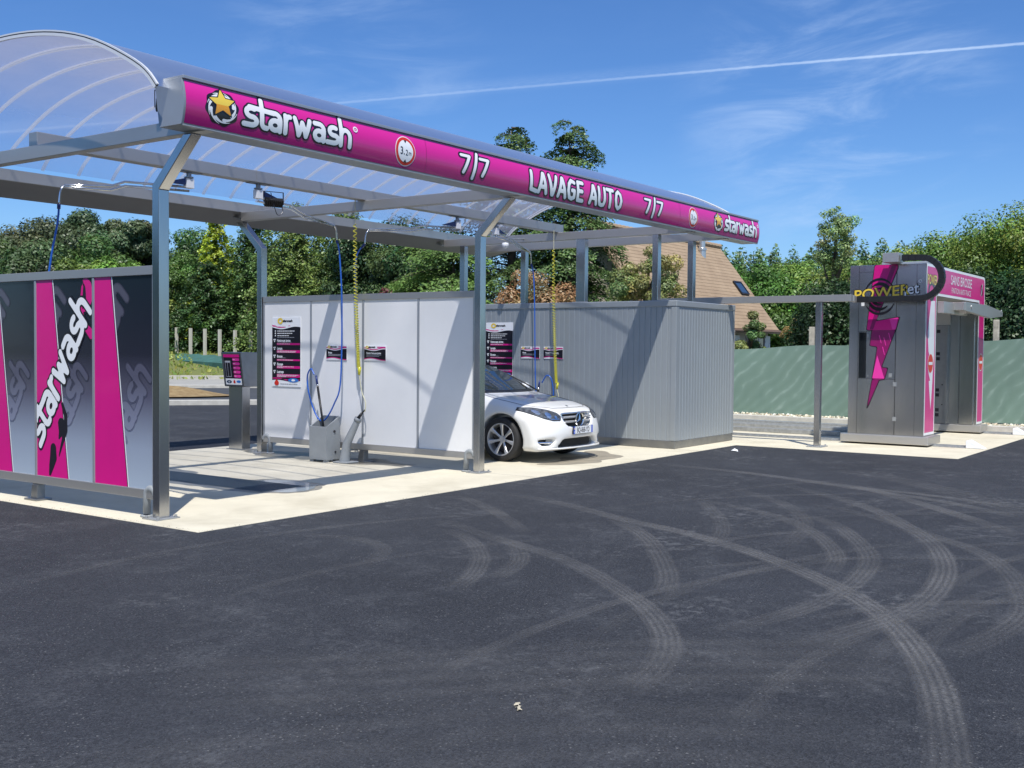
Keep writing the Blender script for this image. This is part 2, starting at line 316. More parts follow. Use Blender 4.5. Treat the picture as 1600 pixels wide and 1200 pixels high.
def polycarb():
    m = bpy.data.materials.new('clear_polycarbonate'); m.use_nodes = True; t = m.node_tree; t.nodes.clear(); l = t.links
    o = t.nodes.new('ShaderNodeOutputMaterial'); tr = t.nodes.new('ShaderNodeBsdfTransparent'); tr.inputs[0].default_value = (.86, .87, .93, 1)
    gl = t.nodes.new('ShaderNodeBsdfGlossy'); gl.inputs['Roughness'].default_value = .3; gl.inputs[0].default_value = (.9, .92, .97, 1)
    df = t.nodes.new('ShaderNodeBsdfDiffuse'); df.inputs[0].default_value = (.42, .44, .58, 1); ts = t.nodes.new('ShaderNodeBsdfTranslucent'); ts.inputs[0].default_value = (.40, .43, .58, 1)
    fr = t.nodes.new('ShaderNodeFresnel'); fr.inputs[0].default_value = 1.22
    c = t.nodes.new('ShaderNodeTexCoord'); n = t.nodes.new('ShaderNodeTexNoise'); n.inputs['Scale'].default_value = 1.3; n.inputs['Detail'].default_value = 5; l.new(c.outputs['Object'], n.inputs['Vector'])
    r = t.nodes.new('ShaderNodeMapRange'); r.inputs[1].default_value = .35; r.inputs[2].default_value = .75; r.inputs[3].default_value = .12; r.inputs[4].default_value = .30; l.new(n.outputs[0], r.inputs[0]); lw = t.nodes.new('ShaderNodeLayerWeight'); lw.inputs[0].default_value = .5; lr = t.nodes.new('ShaderNodeMapRange'); lr.inputs[1].default_value = .45; lr.inputs[2].default_value = .95; lr.inputs[4].default_value = .85; l.new(lw.outputs['Facing'], lr.inputs[0]); am = t.nodes.new('ShaderNodeMath'); am.operation = 'ADD'; l.new(r.outputs[0], am.inputs[0]); l.new(lr.outputs[0], am.inputs[1])
    ad = t.nodes.new('ShaderNodeMixShader'); ad.inputs[0].default_value = .5; l.new(df.outputs[0], ad.inputs[1]); l.new(ts.outputs[0], ad.inputs[2])
    m1 = t.nodes.new('ShaderNodeMixShader'); l.new(am.outputs[0], m1.inputs[0]); l.new(tr.outputs[0], m1.inputs[1]); l.new(ad.outputs[0], m1.inputs[2])
    m2 = t.nodes.new('ShaderNodeMixShader'); l.new(fr.outputs[0], m2.inputs[0]); l.new(m1.outputs[0], m2.inputs[1]); l.new(gl.outputs[0], m2.inputs[2])
    bp = t.nodes.new('ShaderNodeBump'); bp.inputs['Strength'].default_value = .25; bp.inputs['Distance'].default_value = .03; l.new(n.outputs[0], bp.inputs['Height']); l.new(bp.outputs[0], gl.inputs['Normal'])
    l.new(m2.outputs[0], o.inputs[0]); return m
poly = polycarb()
# ---------------- ground ----------------
def asphalt():
    m = mat('asphalt', (.028, .029, .036), .78, bump=.9, bscale=1); t = m.node_tree; l = t.links; b = t.nodes['Principled BSDF']
    for n in list(t.nodes):
        if n.type in ('BUMP', 'TEX_NOISE'): t.nodes.remove(n)
    c = t.nodes.new('ShaderNodeTexCoord').outputs['Object']
    def noise(s, d=4, r=.55):
        n = t.nodes.new('ShaderNodeTexNoise'); n.inputs['Scale'].default_value = s; n.inputs['Detail'].default_value = d; n.inputs['Roughness'].default_value = r; l.new(c, n.inputs['Vector']); return n.outputs[0]
    def rng_(v, a, b_, x=0., y=1.):
        q = t.nodes.new('ShaderNodeMapRange'); l.new(v, q.inputs[0])
        for i, k in enumerate((a, b_, x, y)): q.inputs[i+1].default_value = k
        return q.outputs[0]
    def mixc(f, a, b_):
        q = t.nodes.new('ShaderNodeMix'); q.data_type = 'RGBA'; l.new(f, q.inputs[0])
        for i, k in ((6, a), (7, b_)):
            if isinstance(k, tuple): q.inputs[i].default_value = (*k, 1)
            else: l.new(k, q.inputs[i])
        return q.outputs[2]
    def mul(a, b_):
        q = t.nodes.new('ShaderNodeMath'); q.operation = 'MULTIPLY'; l.new(a, q.inputs[0])
        if isinstance(b_, float): q.inputs[1].default_value = b_
        else: l.new(b_, q.inputs[1])
        return q.outputs[0]
    vo = t.nodes.new('ShaderNodeTexVoronoi'); vo.inputs['Scale'].default_value = 120; l.new(c, vo.inputs['Vector'])
    sp = t.nodes.new('ShaderNodeSeparateColor'); l.new(vo.outputs['Color'], sp.inputs[0])
    base = mixc(rng_(noise(.35, 7, .62), .36, .66), (.015, .0165, .021), (.031, .034, .042))
    stone = mixc(rng_(sp.outputs[0], .1, .98), (.006, .007, .010), (.064, .069, .082))
    base = mixc(rng_(noise(26, 4, .7), .3, .7, .15, .75), base, stone)
    light = rng_(sp.outputs[1], .975, .995); dusty = rng_(noise(1.7, 9, .74), .50, .70)
    base = mixc(mul(light, rng_(noise(2.2, 4), .4, .65, .15, .8)), base, (.20, .20, .20))
    base = mixc(mul(mul(dusty, rng_(noise(42, 4, .7), .40, .66)), .62), base, (.118, .124, .135))
    base = mixc(mul(mul(rng_(noise(.6, 3), .52, .66), rng_(noise(9, 6, .75), .5, .62)), .5), base, (.15, .155, .165))
    l.new(base, b.inputs['Base Color'])
    bp = t.nodes.new('ShaderNodeBump'); bp.inputs['Strength'].default_value = .9; bp.inputs['Distance'].default_value = .008; l.new(vo.outputs['Distance'], bp.inputs['Height']); l.new(bp.outputs[0], b.inputs['Normal'])
    b.inputs['Specular IOR Level'].default_value = .35; return m
def concrete(name, c1, c2, stain):
    m = mat(name, c1, .8, var=0, col2=c2, vscale=1.6, bump=.35, bscale=160); t = m.node_tree; l = t.links; b = t.nodes['Principled BSDF']
    src = b.inputs['Base Color'].links[0].from_socket; c = t.nodes.new('ShaderNodeTexCoord').outputs['Object']
    n = t.nodes.new('ShaderNodeTexNoise'); n.inputs['Scale'].default_value = .9; n.inputs['Detail'].default_value = 8; n.inputs['Roughness'].default_value = .65; l.new(c, n.inputs['Vector'])
    r = t.nodes.new('ShaderNodeMapRange'); r.inputs[1].default_value = .5; r.inputs[2].default_value = .66; r.inputs[4].default_value = .6; l.new(n.outputs[0], r.inputs[0])
    q = t.nodes.new('ShaderNodeMix'); q.data_type = 'RGBA'; l.new(r.outputs[0], q.inputs[0]); l.new(src, q.inputs[6]); q.inputs[7].default_value = (*stain, 1); l.new(q.outputs[2], b.inputs['Base Color']); return m
asph = asphalt(); conc = concrete('pale_concrete', (.63, .585, .46), (.54, .50, .39), (.43, .39, .29))
kerbm = mat('kerb_concrete', (.46, .45, .41), .85, var=.15, vscale=5, bump=.3, bscale=60)
grassm = mat('grass_soil', (.10, .14, .035), .95, col2=(.17, .17, .06), vscale=1.2, bump=1, bscale=12)
gravel = mat('pale_gravel', (.50, .46, .38), .95, col2=(.30, .27, .21), vscale=38, bump=1, bscale=60)
earth = mat('brown_earth', (.17, .11, .05), .95, col2=(.27, .20, .10), vscale=5, bump=1, bscale=10)
paleroad = mat('pale_tarmac', (.30, .30, .29), .9, var=.12, vscale=2, bump=.3, bscale=60)
darkroad = mat('dark_tarmac', (.045, .05, .06), .85, var=.25, vscale=1.3)
def sheet(name, x0, x1, y0, y1, z, m): return struct(MB().add([(x0, y0, z), (x1, y0, z), (x1, y1, z), (x0, y1, z)], [(0, 1, 2, 3)]).build(name, m))
sheet('grass_ground', -900, 900, -900, 900, -.03, grassm)
asv = [(-40, -40, -.006), (17.35, -40, -.006), (17.35, 14, -.006), at(1100, 38, -.006), at(330, 31.5, -.006), at(-300, 31.5, -.006), (-60, 20, -.006)]
struct(MB().add(asv, [tuple(range(7))]).build('asphalt_ground', asph))
# pale slab under the bays and the wash gantry, 4 mm over the asphalt
def slab(name, pts, z0, z1, m): return struct(MB().prism(pts, z0, z1, 'z').build(name, m, bevel=.004))
slab('concrete_slab', [(-.27, -.87), (11.05, -.87), (11.05, -4.48), (15.2, -4.48), (17.3, -4.48), (17.3, 5.7), (-.27, 5.25)], -.06, 0., conc)
slab('asphalt_forecourt_edge', [(-.9, -.90), (-.31, -.90), (-.31, 5.6), (-.9, 5.6)], -.05, -.0045, asph)
jm = mat('joint_groove', (.10, .095, .08), .9)
j = MB()
for x in (4.95, 9.6, 14.8): j.add([(x-.004, -.86 if x < 12 else -4.4, .0012), (x+.004, -.86 if x < 12 else -4.4, .0012), (x+.004, 5.1, .0012), (x-.004, 5.1, .0012)], [(0, 1, 2, 3)])
struct(j.build('slab_joints', jm))
# kerb and gravel strip along the green screen
struct(MB().box(17.3, 17.48, -20, 9, -.05, .13).build('kerb', kerbm, bevel=.012))
sheet('gravel_strip', 17.48, 24, -20, 9, .11, gravel)
# low land behind the left bay: kerb, path, pale road, grass bank (long strips across the view)
def strip(name, prof, m, l0=-30, l1=330, seg=24, jit=0):
    b = MB(); e1 = Vector((math.sin(.686), math.cos(.686), 0)); e2 = Vector((e1.y, -e1.x, 0)); c = Vector((CP[0], CP[1], 0)); vs = []; n = len(prof)
    for i in range(seg+1):
        s = -45+i*75/seg
        for d, z in prof: p = c+e1*(d+jit*math.sin(i*1.7+d))+e2*s; vs.append((p.x, p.y, z))
    b.add(vs, [(i*n+k, i*n+k+1, (i+1)*n+k+1, (i+1)*n+k) for i in range(seg) for k in range(n-1)]); return struct(b.build(name, m, smooth=False))
strip('far_kerb', [(31.0, -.01), (31.0, .12), (31.5, .12)], kerbm)
strip('far_path', [(31.5, .06), (42, .05)], darkroad)
strip('far_kerb', [(42, .05), (42, .15), (42.3, .16)], kerbm)
strip('pale_road', [(42.3, .14), (47.5, .22)], paleroad)
strip('far_kerb', [(47.5, .22), (47.5, .36), (48, .36)], kerbm)
strip('grass_bank', [(48, .35), (52, .78), (57, 1.25), (90, 2.5), (160, 5)], grassm)
mo = MB(); c0 = Vector(at(262, 33.2)); vs = []; nr, na = 8, 28
for i in range(nr+1):
    for k in range(na):
        t = 2*PI*k/na; r = i/nr; wob = 1+.12*math.sin(3*t+1)+.06*math.sin(7*t)
        p = c0+Vector((math.cos(t)*r*1.9*wob*.8-math.sin(t)*r*1.1*.6, -math.cos(t)*r*1.9*wob*.6-math.sin(t)*r*1.1*.8, .1+.26*(math.cos(r*PI)+1)/2*(1+.15*math.sin(5*t)))); vs.append(p)
mo.add(vs, [(i*na+k, i*na+(k+1) % na, (i+1)*na+(k+1) % na, (i+1)*na+k) for i in range(nr) for k in range(na)])
struct(mo.build('earth_mound', earth, smooth=True))
# ---------------- tyre marks and dust on the asphalt ----------------
def tyremat():
    m = bpy.data.materials.new('tyre_dust'); m.use_nodes = True; t = m.node_tree; l = t.links; b = t.nodes['Principled BSDF']; b.inputs['Base Color'].default_value = (.165, .166, .170, 1); b.inputs['Roughness'].default_value = .95
    uv = t.nodes.new('ShaderNodeUVMap'); sp = t.nodes.new('ShaderNodeSeparateXYZ'); l.new(uv.outputs[0], sp.inputs[0])
    def M(op, a, b_=None, c=None):
        n = t.nodes.new('ShaderNodeMath'); n.operation = op
        for i, v in enumerate((a, b_, c)):
            if v is None: continue
            if isinstance(v, (int, float)): n.inputs[i].default_value = v
            else: l.new(v, n.inputs[i])
        return n.outputs[0]
    rib = M('SINE', M('MULTIPLY', sp.outputs[0], 2*PI*5)); rib = M('MULTIPLY_ADD', rib, .24, .68)
    edge = M('MULTIPLY', M('MULTIPLY', sp.outputs[0], M('SUBTRACT', 1, sp.outputs[0])), 4); edge = M('MINIMUM', M('MULTIPLY', edge, 1.6), 1)
    fade = M('MINIMUM', M('MULTIPLY', M('MULTIPLY', sp.outputs[1], M('SUBTRACT', 1, sp.outputs[1])), 6), 1)
    c = t.nodes.new('ShaderNodeTexCoord').outputs['Object']
    n1 = t.nodes.new('ShaderNodeTexNoise'); n1.inputs['Scale'].default_value = 70; n1.inputs['Detail'].default_value = 3; l.new(c, n1.inputs['Vector'])
    n2_ = t.nodes.new('ShaderNodeTexNoise'); n2_.inputs['Scale'].default_value = 1.6; n2_.inputs['Detail'].default_value = 5; l.new(c, n2_.inputs['Vector'])
    r1 = t.nodes.new('ShaderNodeMapRange'); r1.inputs[1].default_value = .28; r1.inputs[2].default_value = .62; r1.inputs[3].default_value = .15; l.new(n1.outputs[0], r1.inputs[0])
    r2 = t.nodes.new('ShaderNodeMapRange'); r2.inputs[1].default_value = .3; r2.inputs[2].default_value = .65; r2.inputs[3].default_value = .35; l.new(n2_.outputs[0], r2.inputs[0])
    at_ = t.nodes.new('ShaderNodeAttribute'); at_.attribute_name = 'amt'
    a = M('MULTIPLY', M('MULTIPLY', M('MULTIPLY', rib, edge), fade), M('MULTIPLY', r1.outputs[0], M('MULTIPLY', r2.outputs[0], at_.outputs['Fac'])))
    l.new(a, b.inputs['Alpha']); return m
tym = tyremat()
TM = [(.26, 1.0, [(3.55, -1.26), (3.26, -2.28), (2.72, -3.37), (2.41, -4.14), (2.1, -4.7), (1.67, -5.32), (1.16, -5.9), (.67, -6.34), (.17, -6.69), (-.38, -6.98), (-.86, -7.18), (-1.34, -7.34), (-1.98, -7.52), (-2.9, -7.7)]),
 (.24, .75, [(1.6, -2.1), (1.18, -2.89), (1.01, -3.31), (.73, -3.93), (.37, -4.47), (-.05, -4.98), (-.33, -5.29), (-.74, -5.63), (-1.14, -5.86), (-1.54, -5.99), (-1.9, -6.05)]),
 (.24, .6, [(2.75, -3.23), (2.04, -3.98), (1.24, -4.57), (.54, -5.0), (0, -5.22)]),
 (.22, .6, [(4.48, -3.35), (3.86, -4.43), (3.23, -5.03), (2.54, -5.47), (1.96, -5.73), (1.36, -5.85)]),
 (.24, .7, [(4.09, -4.53), (3.77, -5.04), (3.02, -5.52), (2.26, -5.89), (1.67, -6.04), (1.04, -6.12), (.44, -6.13), (-.1, -6.04), (-.68, -5.84)]),
 (.26, .8, [(6.51, -3.26), (5.66, -4.34), (4.87, -5.11), (3.92, -5.73), (3.09, -6.17), (2.18, -6.48), (1.36, -6.63), (.73, -6.66), (.28, -6.61), (-.17, -6.5), (-.7, -6.38)]),
 (.28, .85, [(7.42, -1.38), (7.23, -2.56), (6.86, -3.68), (6.58, -4.45), (5.71, -5.31), (4.86, -6.05), (4.06, -6.69)]),
 (.24, .8, [(6.9, -3.3), (6.58, -4.45), (6.4, -5.3), (5.98, -6.3)]), (.24, .8, [(6.8, -3.6), (6.39, -4.64), (5.9, -5.62), (5.2, -6.5)]),
 (.24, .55, [(4.96, -4.39), (4.38, -5.26), (3.56, -6.05), (2.99, -6.56), (2.2, -6.93), (1.37, -7.18), (.83, -7.26), (.17, -7.21), (-.27, -7.12)]),
 (.22, .5, [(3.03, -1.1), (2.57, -1.84), (1.96, -2.6), (1.47, -3.11)]), (.22, .6, [(1.2, -2.47), (.89, -2.95), (.37, -3.46), (-.21, -3.83), (-.67, -4.0)]),
 (.22, .5, [(1.04, -3.29), (.44, -3.79), (-.21, -4.03)]), (.22, .5, [(4.48, -3.35), (3.41, -4.06), (2.65, -4.45), (2.1, -4.63)]),
 (.2, .35, [(.2, -1.6), (.35, -2.2), (.1, -2.7), (-.5, -3.0)]), (.24, .4, [(5.6, -3.2), (4.7, -4.2), (3.5, -4.9), (2.2, -5.2)]), (.5, .3, [(8.5, -3.6), (7.2, -5.1), (5.4, -6.6)]),
 (.3, .35, [(-1.3, -7.6), (-1.1, -7.9), (.4, -8.2)]), (1.1, .28, [(-3.2, -4.2), (-2.4, -5.0), (-1.4, -5.9), (-.5, -7.1)]), (1.4, .22, [(-4.4, -5.0), (-3.5, -5.6), (-2.6, -6.3), (-2.0, -7.4)])]
tr_ = random.Random(11)
for q in range(16):
    r = tr_.uniform(2.2, 7.5); cx_, cy_ = tr_.uniform(-1, 5), tr_.uniform(-13, -7); a0 = tr_.uniform(.9, 1.9); da = tr_.uniform(.5, 1.1)
    if cy_+r > -1.4: r = -1.4-cy_
    for s_ in (0, 1): TM.append((.15, tr_.uniform(.22, .42), [(cx_+(r-.02-s_*1.5)*math.cos(a0-da*i/8), cy_+(r-s_*1.5)*math.sin(a0-da*i/8)) for i in range(9)])) if r > 2 else None
for k, (wd, amt, pts) in enumerate(TM):
    wd *= .84 if wd < .4 else 1; amt *= .85
    P_ = [Vector(p).to_3d() for p in pts]; fine = []
    for i in range(len(P_)-1):
        a, b_, c_, d_ = P_[max(i-1, 0)], P_[i], P_[i+1], P_[min(i+2, len(P_)-1)]
        for q in range(6):
            t = q/6; fine.append(.5*((2*b_)+(c_-a)*t+(2*a-5*b_+4*c_-d_)*t*t+(3*b_-a-3*c_+d_)*t**3))
    fine.append(P_[-1]); vs = []; uv = []; n = len(fine)
    for i, p in enumerate(fine):
        d = (fine[min(i+1, n-1)]-fine[max(i-1, 0)]).normalized(); x = Vector((-d.y, d.x, 0)); z = -.0045+.0001*k
        vs += [p-x*wd/2+Vector((0, 0, z)), p+x*wd/2+Vector((0, 0, z))]; uv += [(0, i/(n-1)), (1, i/(n-1))]
    b_ = MB().add(vs, [(2*i, 2*i+1, 2*i+3, 2*i+2) for i in range(n-1)]); o = b_.build('tyre_mark', tym); struct(o); me = o.data
    ul = me.uv_layers.new(name='UVMap'); a_ = me.attributes.new('amt', 'FLOAT', 'FACE')
    for lp in me.loops: ul.data[lp.index].uv = uv[lp.vertex_index]
    for i in range(len(me.polygons)): a_.data[i].value = amt
scr = MB(); vs_ = []
for q in range(14):
    t = q/13; w_ = .004+.010*abs(math.sin(q*2.3)); cx_ = -2.44+.085*t+.006*math.sin(q*1.9); cy_ = -5.80+.07*t+.008*math.cos(q*1.3); vs_ += [(cx_-w_*.6, cy_+w_*.6, .0015+.003*(q % 3)), (cx_+w_*.6, cy_-w_*.6, .0015+.002*((q+1) % 3))]
scr.add(vs_, [(2*i, 2*i+1, 2*i+3, 2*i+2) for i in range(13)])
gr_n = 1500; gq = np.random.default_rng(5); gm_ = MB()
for q in range(gr_n):
    if q % 3 == 0: x_, y_ = -.28-abs(gq.normal())*.0+gq.normal()*.03, gq.uniform(-.9, 5)
    else: x_, y_ = gq.uniform(-.3, 11.2), -.88+gq.normal()*.02-.01
    r = gq.uniform(.0015, .005); t0 = gq.uniform(0, 6); z_ = .001 if (x_ > -.27 and y_ > -.87) else -.006
    gm_.add([(x_+r*math.cos(t0+a), y_+r*math.sin(t0+a), z_) for a in (0, 2.1, 4.2)]+[(x_, y_, z_+r)], [(0, 1, 3), (1, 2, 3), (2, 0, 3)])
struct(gm_.build('edge_grit', mat('asphalt_crumbs', (.06, .06, .065), .9)), 'stuff')
tag(scr.build('litter_scrap', mat('torn_paper', (.42, .38, .29), .9)), 'small torn scrap of pale paper lying on the dark asphalt in front', 'litter')
def wedge(name, pts, label):
    b = MB(); b.prism(pts, 0, .09, 'z'); return tag(b.build(name, wvinyl, bevel=.01), label, 'scrap')
# ---------------- canopy ----------------
L_, D_ = 4.911, 4.131
can = thing('wash_canopy', 'long arched clear-roofed steel canopy with a magenta front sign band over the wash bays', 'canopy')
def kpost(x, y, out, name='support_post'):
    "post with its top leg leaning out; out=-1 to the front, +1 to the back"
    b = MB(); z0, z1, hw, hd = .012, 3.074, .0575, .05
    yt = y+out*.46; zt = 3.515
    b.prism([(y-hd, z0), (y+hd, z0), (y+hd, z1-out*.02), (yt+hd*1.25, zt), (yt-hd*1.25, zt), (y-hd, z1+out*.02)], x-hw, x+hw, 'x')
    o = b.build(name, steel, can, bevel=.006)
    b = MB(); b.box(x-.13, x+.13, y-.11, y+.11, .001, .013)
    for sx in (-1, 1):
        for sy in (-1, 1): b.lathe([(0, .035), (.013, .035), (.013, .013), (.018, .013), (.018, .0131)], (x+sx*.1, y+sy*.085, 0), n=8)
    b.build('base_plate', galv, o, bevel=.002); return o
kpost(0, 0, -1); kpost(L_, 0, -1); kpost(L_, D_, 1); kpost(0, D_, 1)
for (x, y, hw, hd) in ((9.82, 0.05, .055, .055), (9.82, 1.5, .055, .09), (11.12, .05, .055, .055), (11.12, 3.62, .055, .055), (9.82, 4.1, .055, .055)):
    b = MB(); b.box(x-hw, x+hw, y-hd, y+hd, 2.432, 3.517); o = b.build('roof_stub_post', steel, can, bevel=.005)
    b = MB(); b.box(x-hw-.05, x+hw+.05, y-hd-.04, y+hd+.04, 2.422, 2.432); b.build('base_plate', galv, o)
for x in (0, L_, 9.82, 11.12):
    MB().box(x-.055, x+.055, -.70 if x < 9 else -.62, 4.545, 3.518, 3.655).build('cross_beam', steelh, can, bevel=.006)
MB().box(-.03, 9.95, 1.975, 2.125, 3.658, 3.80).build('ridge_beam', steelh, can, bevel=.006)
# splice plates of the ridge beam
for x in (2.9, 6.2, 9.7): MB().box(x-.002, x+.002, 1.971, 2.129, 3.655, 3.803).build('beam_splice', galv, can)
# rear gutter: underside's shade put into darker steel, lighter sheet over the upright face
b = MB(); b.prism([(4.55, 3.80), (4.55, 3.655), (4.62, 3.635), (5.22, 3.53), (5.30, 3.60), (5.30, 3.80), (5.24, 3.80), (5.24, 3.66), (4.6, 3.70), (4.6, 3.80)], -1.2, 12.15, 'x')
gut = b.build('rear_gutter', mat('shaded_gutter_steel', (.30, .295, .285), .45, .6, var=.06, vscale=1.5), can, bevel=.004); MB().box(-1.2, 12.15, 4.543, 4.5485, 3.66, 3.80).build('gutter_lit_face', steelh, gut)
for x in (0, L_, 9.82): MB().bar((x+.02, 4.62, 3.56), (x+.02, 4.75, 3.60), .10, .02).build('gutter_bracket', galv, gut)
PF = [(-2.56, 3.86), (-2.42, 4.02), (-2.15, 4.17), (-1.67, 4.395), (-1.2, 4.53), (-.72, 4.61), (-.3, 4.645), (0, 4.65)]
PF = PF+[(-a, z) for a, z in PF[-2::-1]]
fine = []
for i in range(len(PF)-1):
    for q in range(3): t = q/3; fine.append((2.03+PF[i][0]*(1-t)+PF[i+1][0]*t, PF[i][1]*(1-t)+PF[i+1][1]*t))
fine.append((2.03+PF[-1][0], PF[-1][1]))
for _ in range(3): fine = [fine[0]]+[tuple((fine[i-1][k]+2*fine[i][k]+fine[i+1][k])/4 for k in (0, 1)) for i in range(1, len(fine)-1)]+[fine[-1]]
XV0, XV1, NB = -.42, 11.82, 24; step = (XV1-XV0)/NB
b = MB(); n = len(fine)
vs = [(x, y, z) for x in [XV0+i*step for i in range(NB+1)] for y, z in fine]
b.add(vs, [(i*n+k, i*n+k+1, (i+1)*n+k+1, (i+1)*n+k) for i in range(NB) for k in range(n-1)])
vault = b.build('vault_roof', poly, can, smooth=True)
def arch(x, wd, h0, h1, name, m):
    b = MB(); vs = []
    for i, (y, z) in enumerate(fine):
        a = fine[max(i-1, 0)]; c = fine[min(i+1, n-1)]; t = Vector((c[0]-a[0], c[1]-a[1])).normalized(); nn_ = Vector((-t.y, t.x))
        for s, h in ((-1, h0), (1, h0), (1, h1), (-1, h1)): vs.append((x+s*wd/2, y+nn_.x*h, z+nn_.y*h))
    b.add(vs, [(i*4+k, i*4+(k+1) % 4, i*4+4+(k+1) % 4, i*4+4+k) for i in range(n-1) for k in range(4)]+[(0, 1, 2, 3), tuple((n-1)*4+k for k in (3, 2, 1, 0))])
    return b.build(name, m, vault, smooth=False)
barm = bpy.data.materials.new('clear_joint_profile'); barm.use_nodes = True; t_ = barm.node_tree; t_.nodes.clear()
o_1, d_1, s_1, x_1 = (t_.nodes.new(k) for k in ('ShaderNodeOutputMaterial', 'ShaderNodeBsdfDiffuse', 'ShaderNodeBsdfTranslucent', 'ShaderNodeMixShader')); d_1.inputs[0].default_value = (.75, .76, .78, 1); s_1.inputs[0].default_value = (.80, .80, .80, 1); x_1.inputs[0].default_value = .55
y_1, z_1 = t_.nodes.new('ShaderNodeMixShader'), t_.nodes.new('ShaderNodeBsdfTransparent'); y_1.inputs[0].default_value = .40
t_.links.new(d_1.outputs[0], x_1.inputs[1]); t_.links.new(s_1.outputs[0], x_1.inputs[2]); t_.links.new(z_1.outputs[0], y_1.inputs[1]); t_.links.new(x_1.outputs[0], y_1.inputs[2]); t_.links.new(y_1.outputs[0], o_1.inputs[0])
edgem = mat('white_arch_profile', (.70, .71, .72), .3, .2)
for xx_ in (XV0-.012, XV1+.012): arch(xx_, .022, -.034, -.006, 'end_arch', edgem); arch(xx_, .020, -.005, .004, 'arch_seal', black); arch(xx_, .022, .005, .020, 'end_arch', edgem)
for i in range(1, NB): arch(XV0+i*step, .036, -.028, -.003, 'glazing_bar', barm)
# ---------------- fascia sign ----------------
FX0, FX1, FZ0, FZ1 = -.30, 12.22, 3.535, 3.925
def fy(z): t = (z-FZ0)/(FZ1-FZ0); return -.70-.034*math.sin(PI*min(1, max(0, t)))
prof = [(-.40, FZ0), (-.34, FZ1)]+[(fy(FZ1-(FZ1-FZ0)*i/14), FZ1-(FZ1-FZ0)*i/14) for i in range(15)]
fas = MB().prism(prof, FX0, FX1, 'x').build('sign_band', capgrey, can)
b = MB(); K = 14; vs = []
xs_ = [FX0+.012, 2.935, 2.941, 9.095, 9.101, FX1-.012]
for x in (xs_[0], xs_[-1]): vs += [(x, fy(FZ0+.012+(FZ1-FZ0-.024)*i/K)-.003, FZ0+.012+(FZ1-FZ0-.024)*i/K) for i in range(K+1)]
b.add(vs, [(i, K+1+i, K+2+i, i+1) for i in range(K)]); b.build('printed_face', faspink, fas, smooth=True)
for x in (2.94, 6.1, 9.1): MB().add([(x+s*.003, fy(FZ0+.01+(FZ1-FZ0-.02)*i/8)-.0045, FZ0+.01+(FZ1-FZ0-.02)*i/8) for i in range(9) for s in (-1, 1)], [(2*i, 2*i+1, 2*i+3, 2*i+2) for i in range(8)]).build('face_joint', magd, fas)
b = MB(); b.box(FX0-.004, FX1+.004, -.72, -.325, FZ1+.001, FZ1+.03); b.build('edge_trim', alu, fas, bevel=.004); b = MB(); b.box(FX0, FX1, -.708, -.675, FZ0-.012, FZ0-.001); b.build('edge_trim', alu, fas, bevel=.004)
# end cap, slightly proud
b = MB(); b.prism([(y-.002 if y < -.5 else y, z) for y, z in prof], FX0-.012, FX0-.0005, 'x'); b.build('end_cap', capgrey, fas); b = MB(); b.prism([(y, z) for y, z in prof], FX1+.0005, FX1+.012, 'x'); b.build('end_cap', capgrey, fas)
def fmap(x0, z0, s, off, sx=1.): return lambda u, v: (x0+u*s*sx, fy(z0+v*s)-off, z0+v*s)
def wordmark(x0, z0, s, sx=1.):
    b = MB()
    march(b, lambda P: wordf(P, .195), (-.4, 6.6, -.4, 1.75), .07, fmap(x0, z0, s, .006, sx), 0, 12)
    march(b, lambda P: wordf(P, .118), (-.3, 6.5, -.3, 1.65), .045, fmap(x0, z0, s, .0085, sx), 1, 12)
    mp = lambda o: (lambda u, v: (x0+(6.55+u)*s*sx, fy(z0+(1.05+v)*s)-o, z0+(1.05+v)*s))
    march(b, lambda P: np.abs(np.hypot(P[0], P[1])-.12)-.03, (-.2, .2, -.2, .2), .02, mp(.0085), 1)
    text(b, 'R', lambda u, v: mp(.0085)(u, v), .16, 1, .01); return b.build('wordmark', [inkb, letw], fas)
wordmark(.345, 3.627, .197, 1.14); wordmark(10.74, 3.627, .197, 1.09)
def femb(x):
    b = MB(); emblem(b, lambda u, v, off: (u, fy(v)-off, v), (x, 3.738), .135, 0, 1.2); return b.build('star_emblem', [inkb, whitev, ylw, amb], fas)
femb(.105); femb(10.5)
def clear_sign(x):
    b = MB(); M = lambda o: (lambda u, v: (x+u*1.04, fy(3.73+v)-o, 3.73+v))
    march(b, lambda P: circ(P, (0, 0), .158), (-.2, .2, -.2, .2), .02, M(.005), 1)
    march(b, lambda P: circ(P, (0, 0), .15), (-.2, .2, -.2, .2), .02, M(.0065), 0)
    march(b, lambda P: circ(P, (0, 0), .118), (-.2, .2, -.2, .2), .02, M(.008), 1)
    for s in (-1, 1): b.add([M(.0095)(-.022, s*.117), M(.0095)(.022, s*.117), M(.0095)(0, s*.085)], [(0, 1, 2)], 2)
    text(b, '3.', lambda u, v: M(.0095)(u-.048, v+.002), .115, 2, .012, .9); text(b, '2', lambda u, v: M(.0095)(u+.018, v-.012), .085, 2, .01, .9); text(b, 'm', lambda u, v: M(.0095)(u+.068, v-.012), .07, 2, .005, .9)
    return b.build('clearance_sign', [redv, whitev, inkb], fas)
clear_sign(2.585); clear_sign(9.56)
def caps(txt, xa, xb, z0, h, r=.11):
    b = MB(); wd = capsw(txt); s = h; sx = (xb-xa)/(wd*s); bb = (-.35, wd+.2, -.5, 1.5)
    march(b, lambda P: capsf(P, txt, r+.085), bb, .06, fmap(xa, z0, s, .006, sx), 0, 12); march(b, lambda P: capsf(P, txt, r), bb, .04, fmap(xa, z0, s, .0085, sx), 1, 12)
    return b.build('lettering', [inkb, letw], fas)
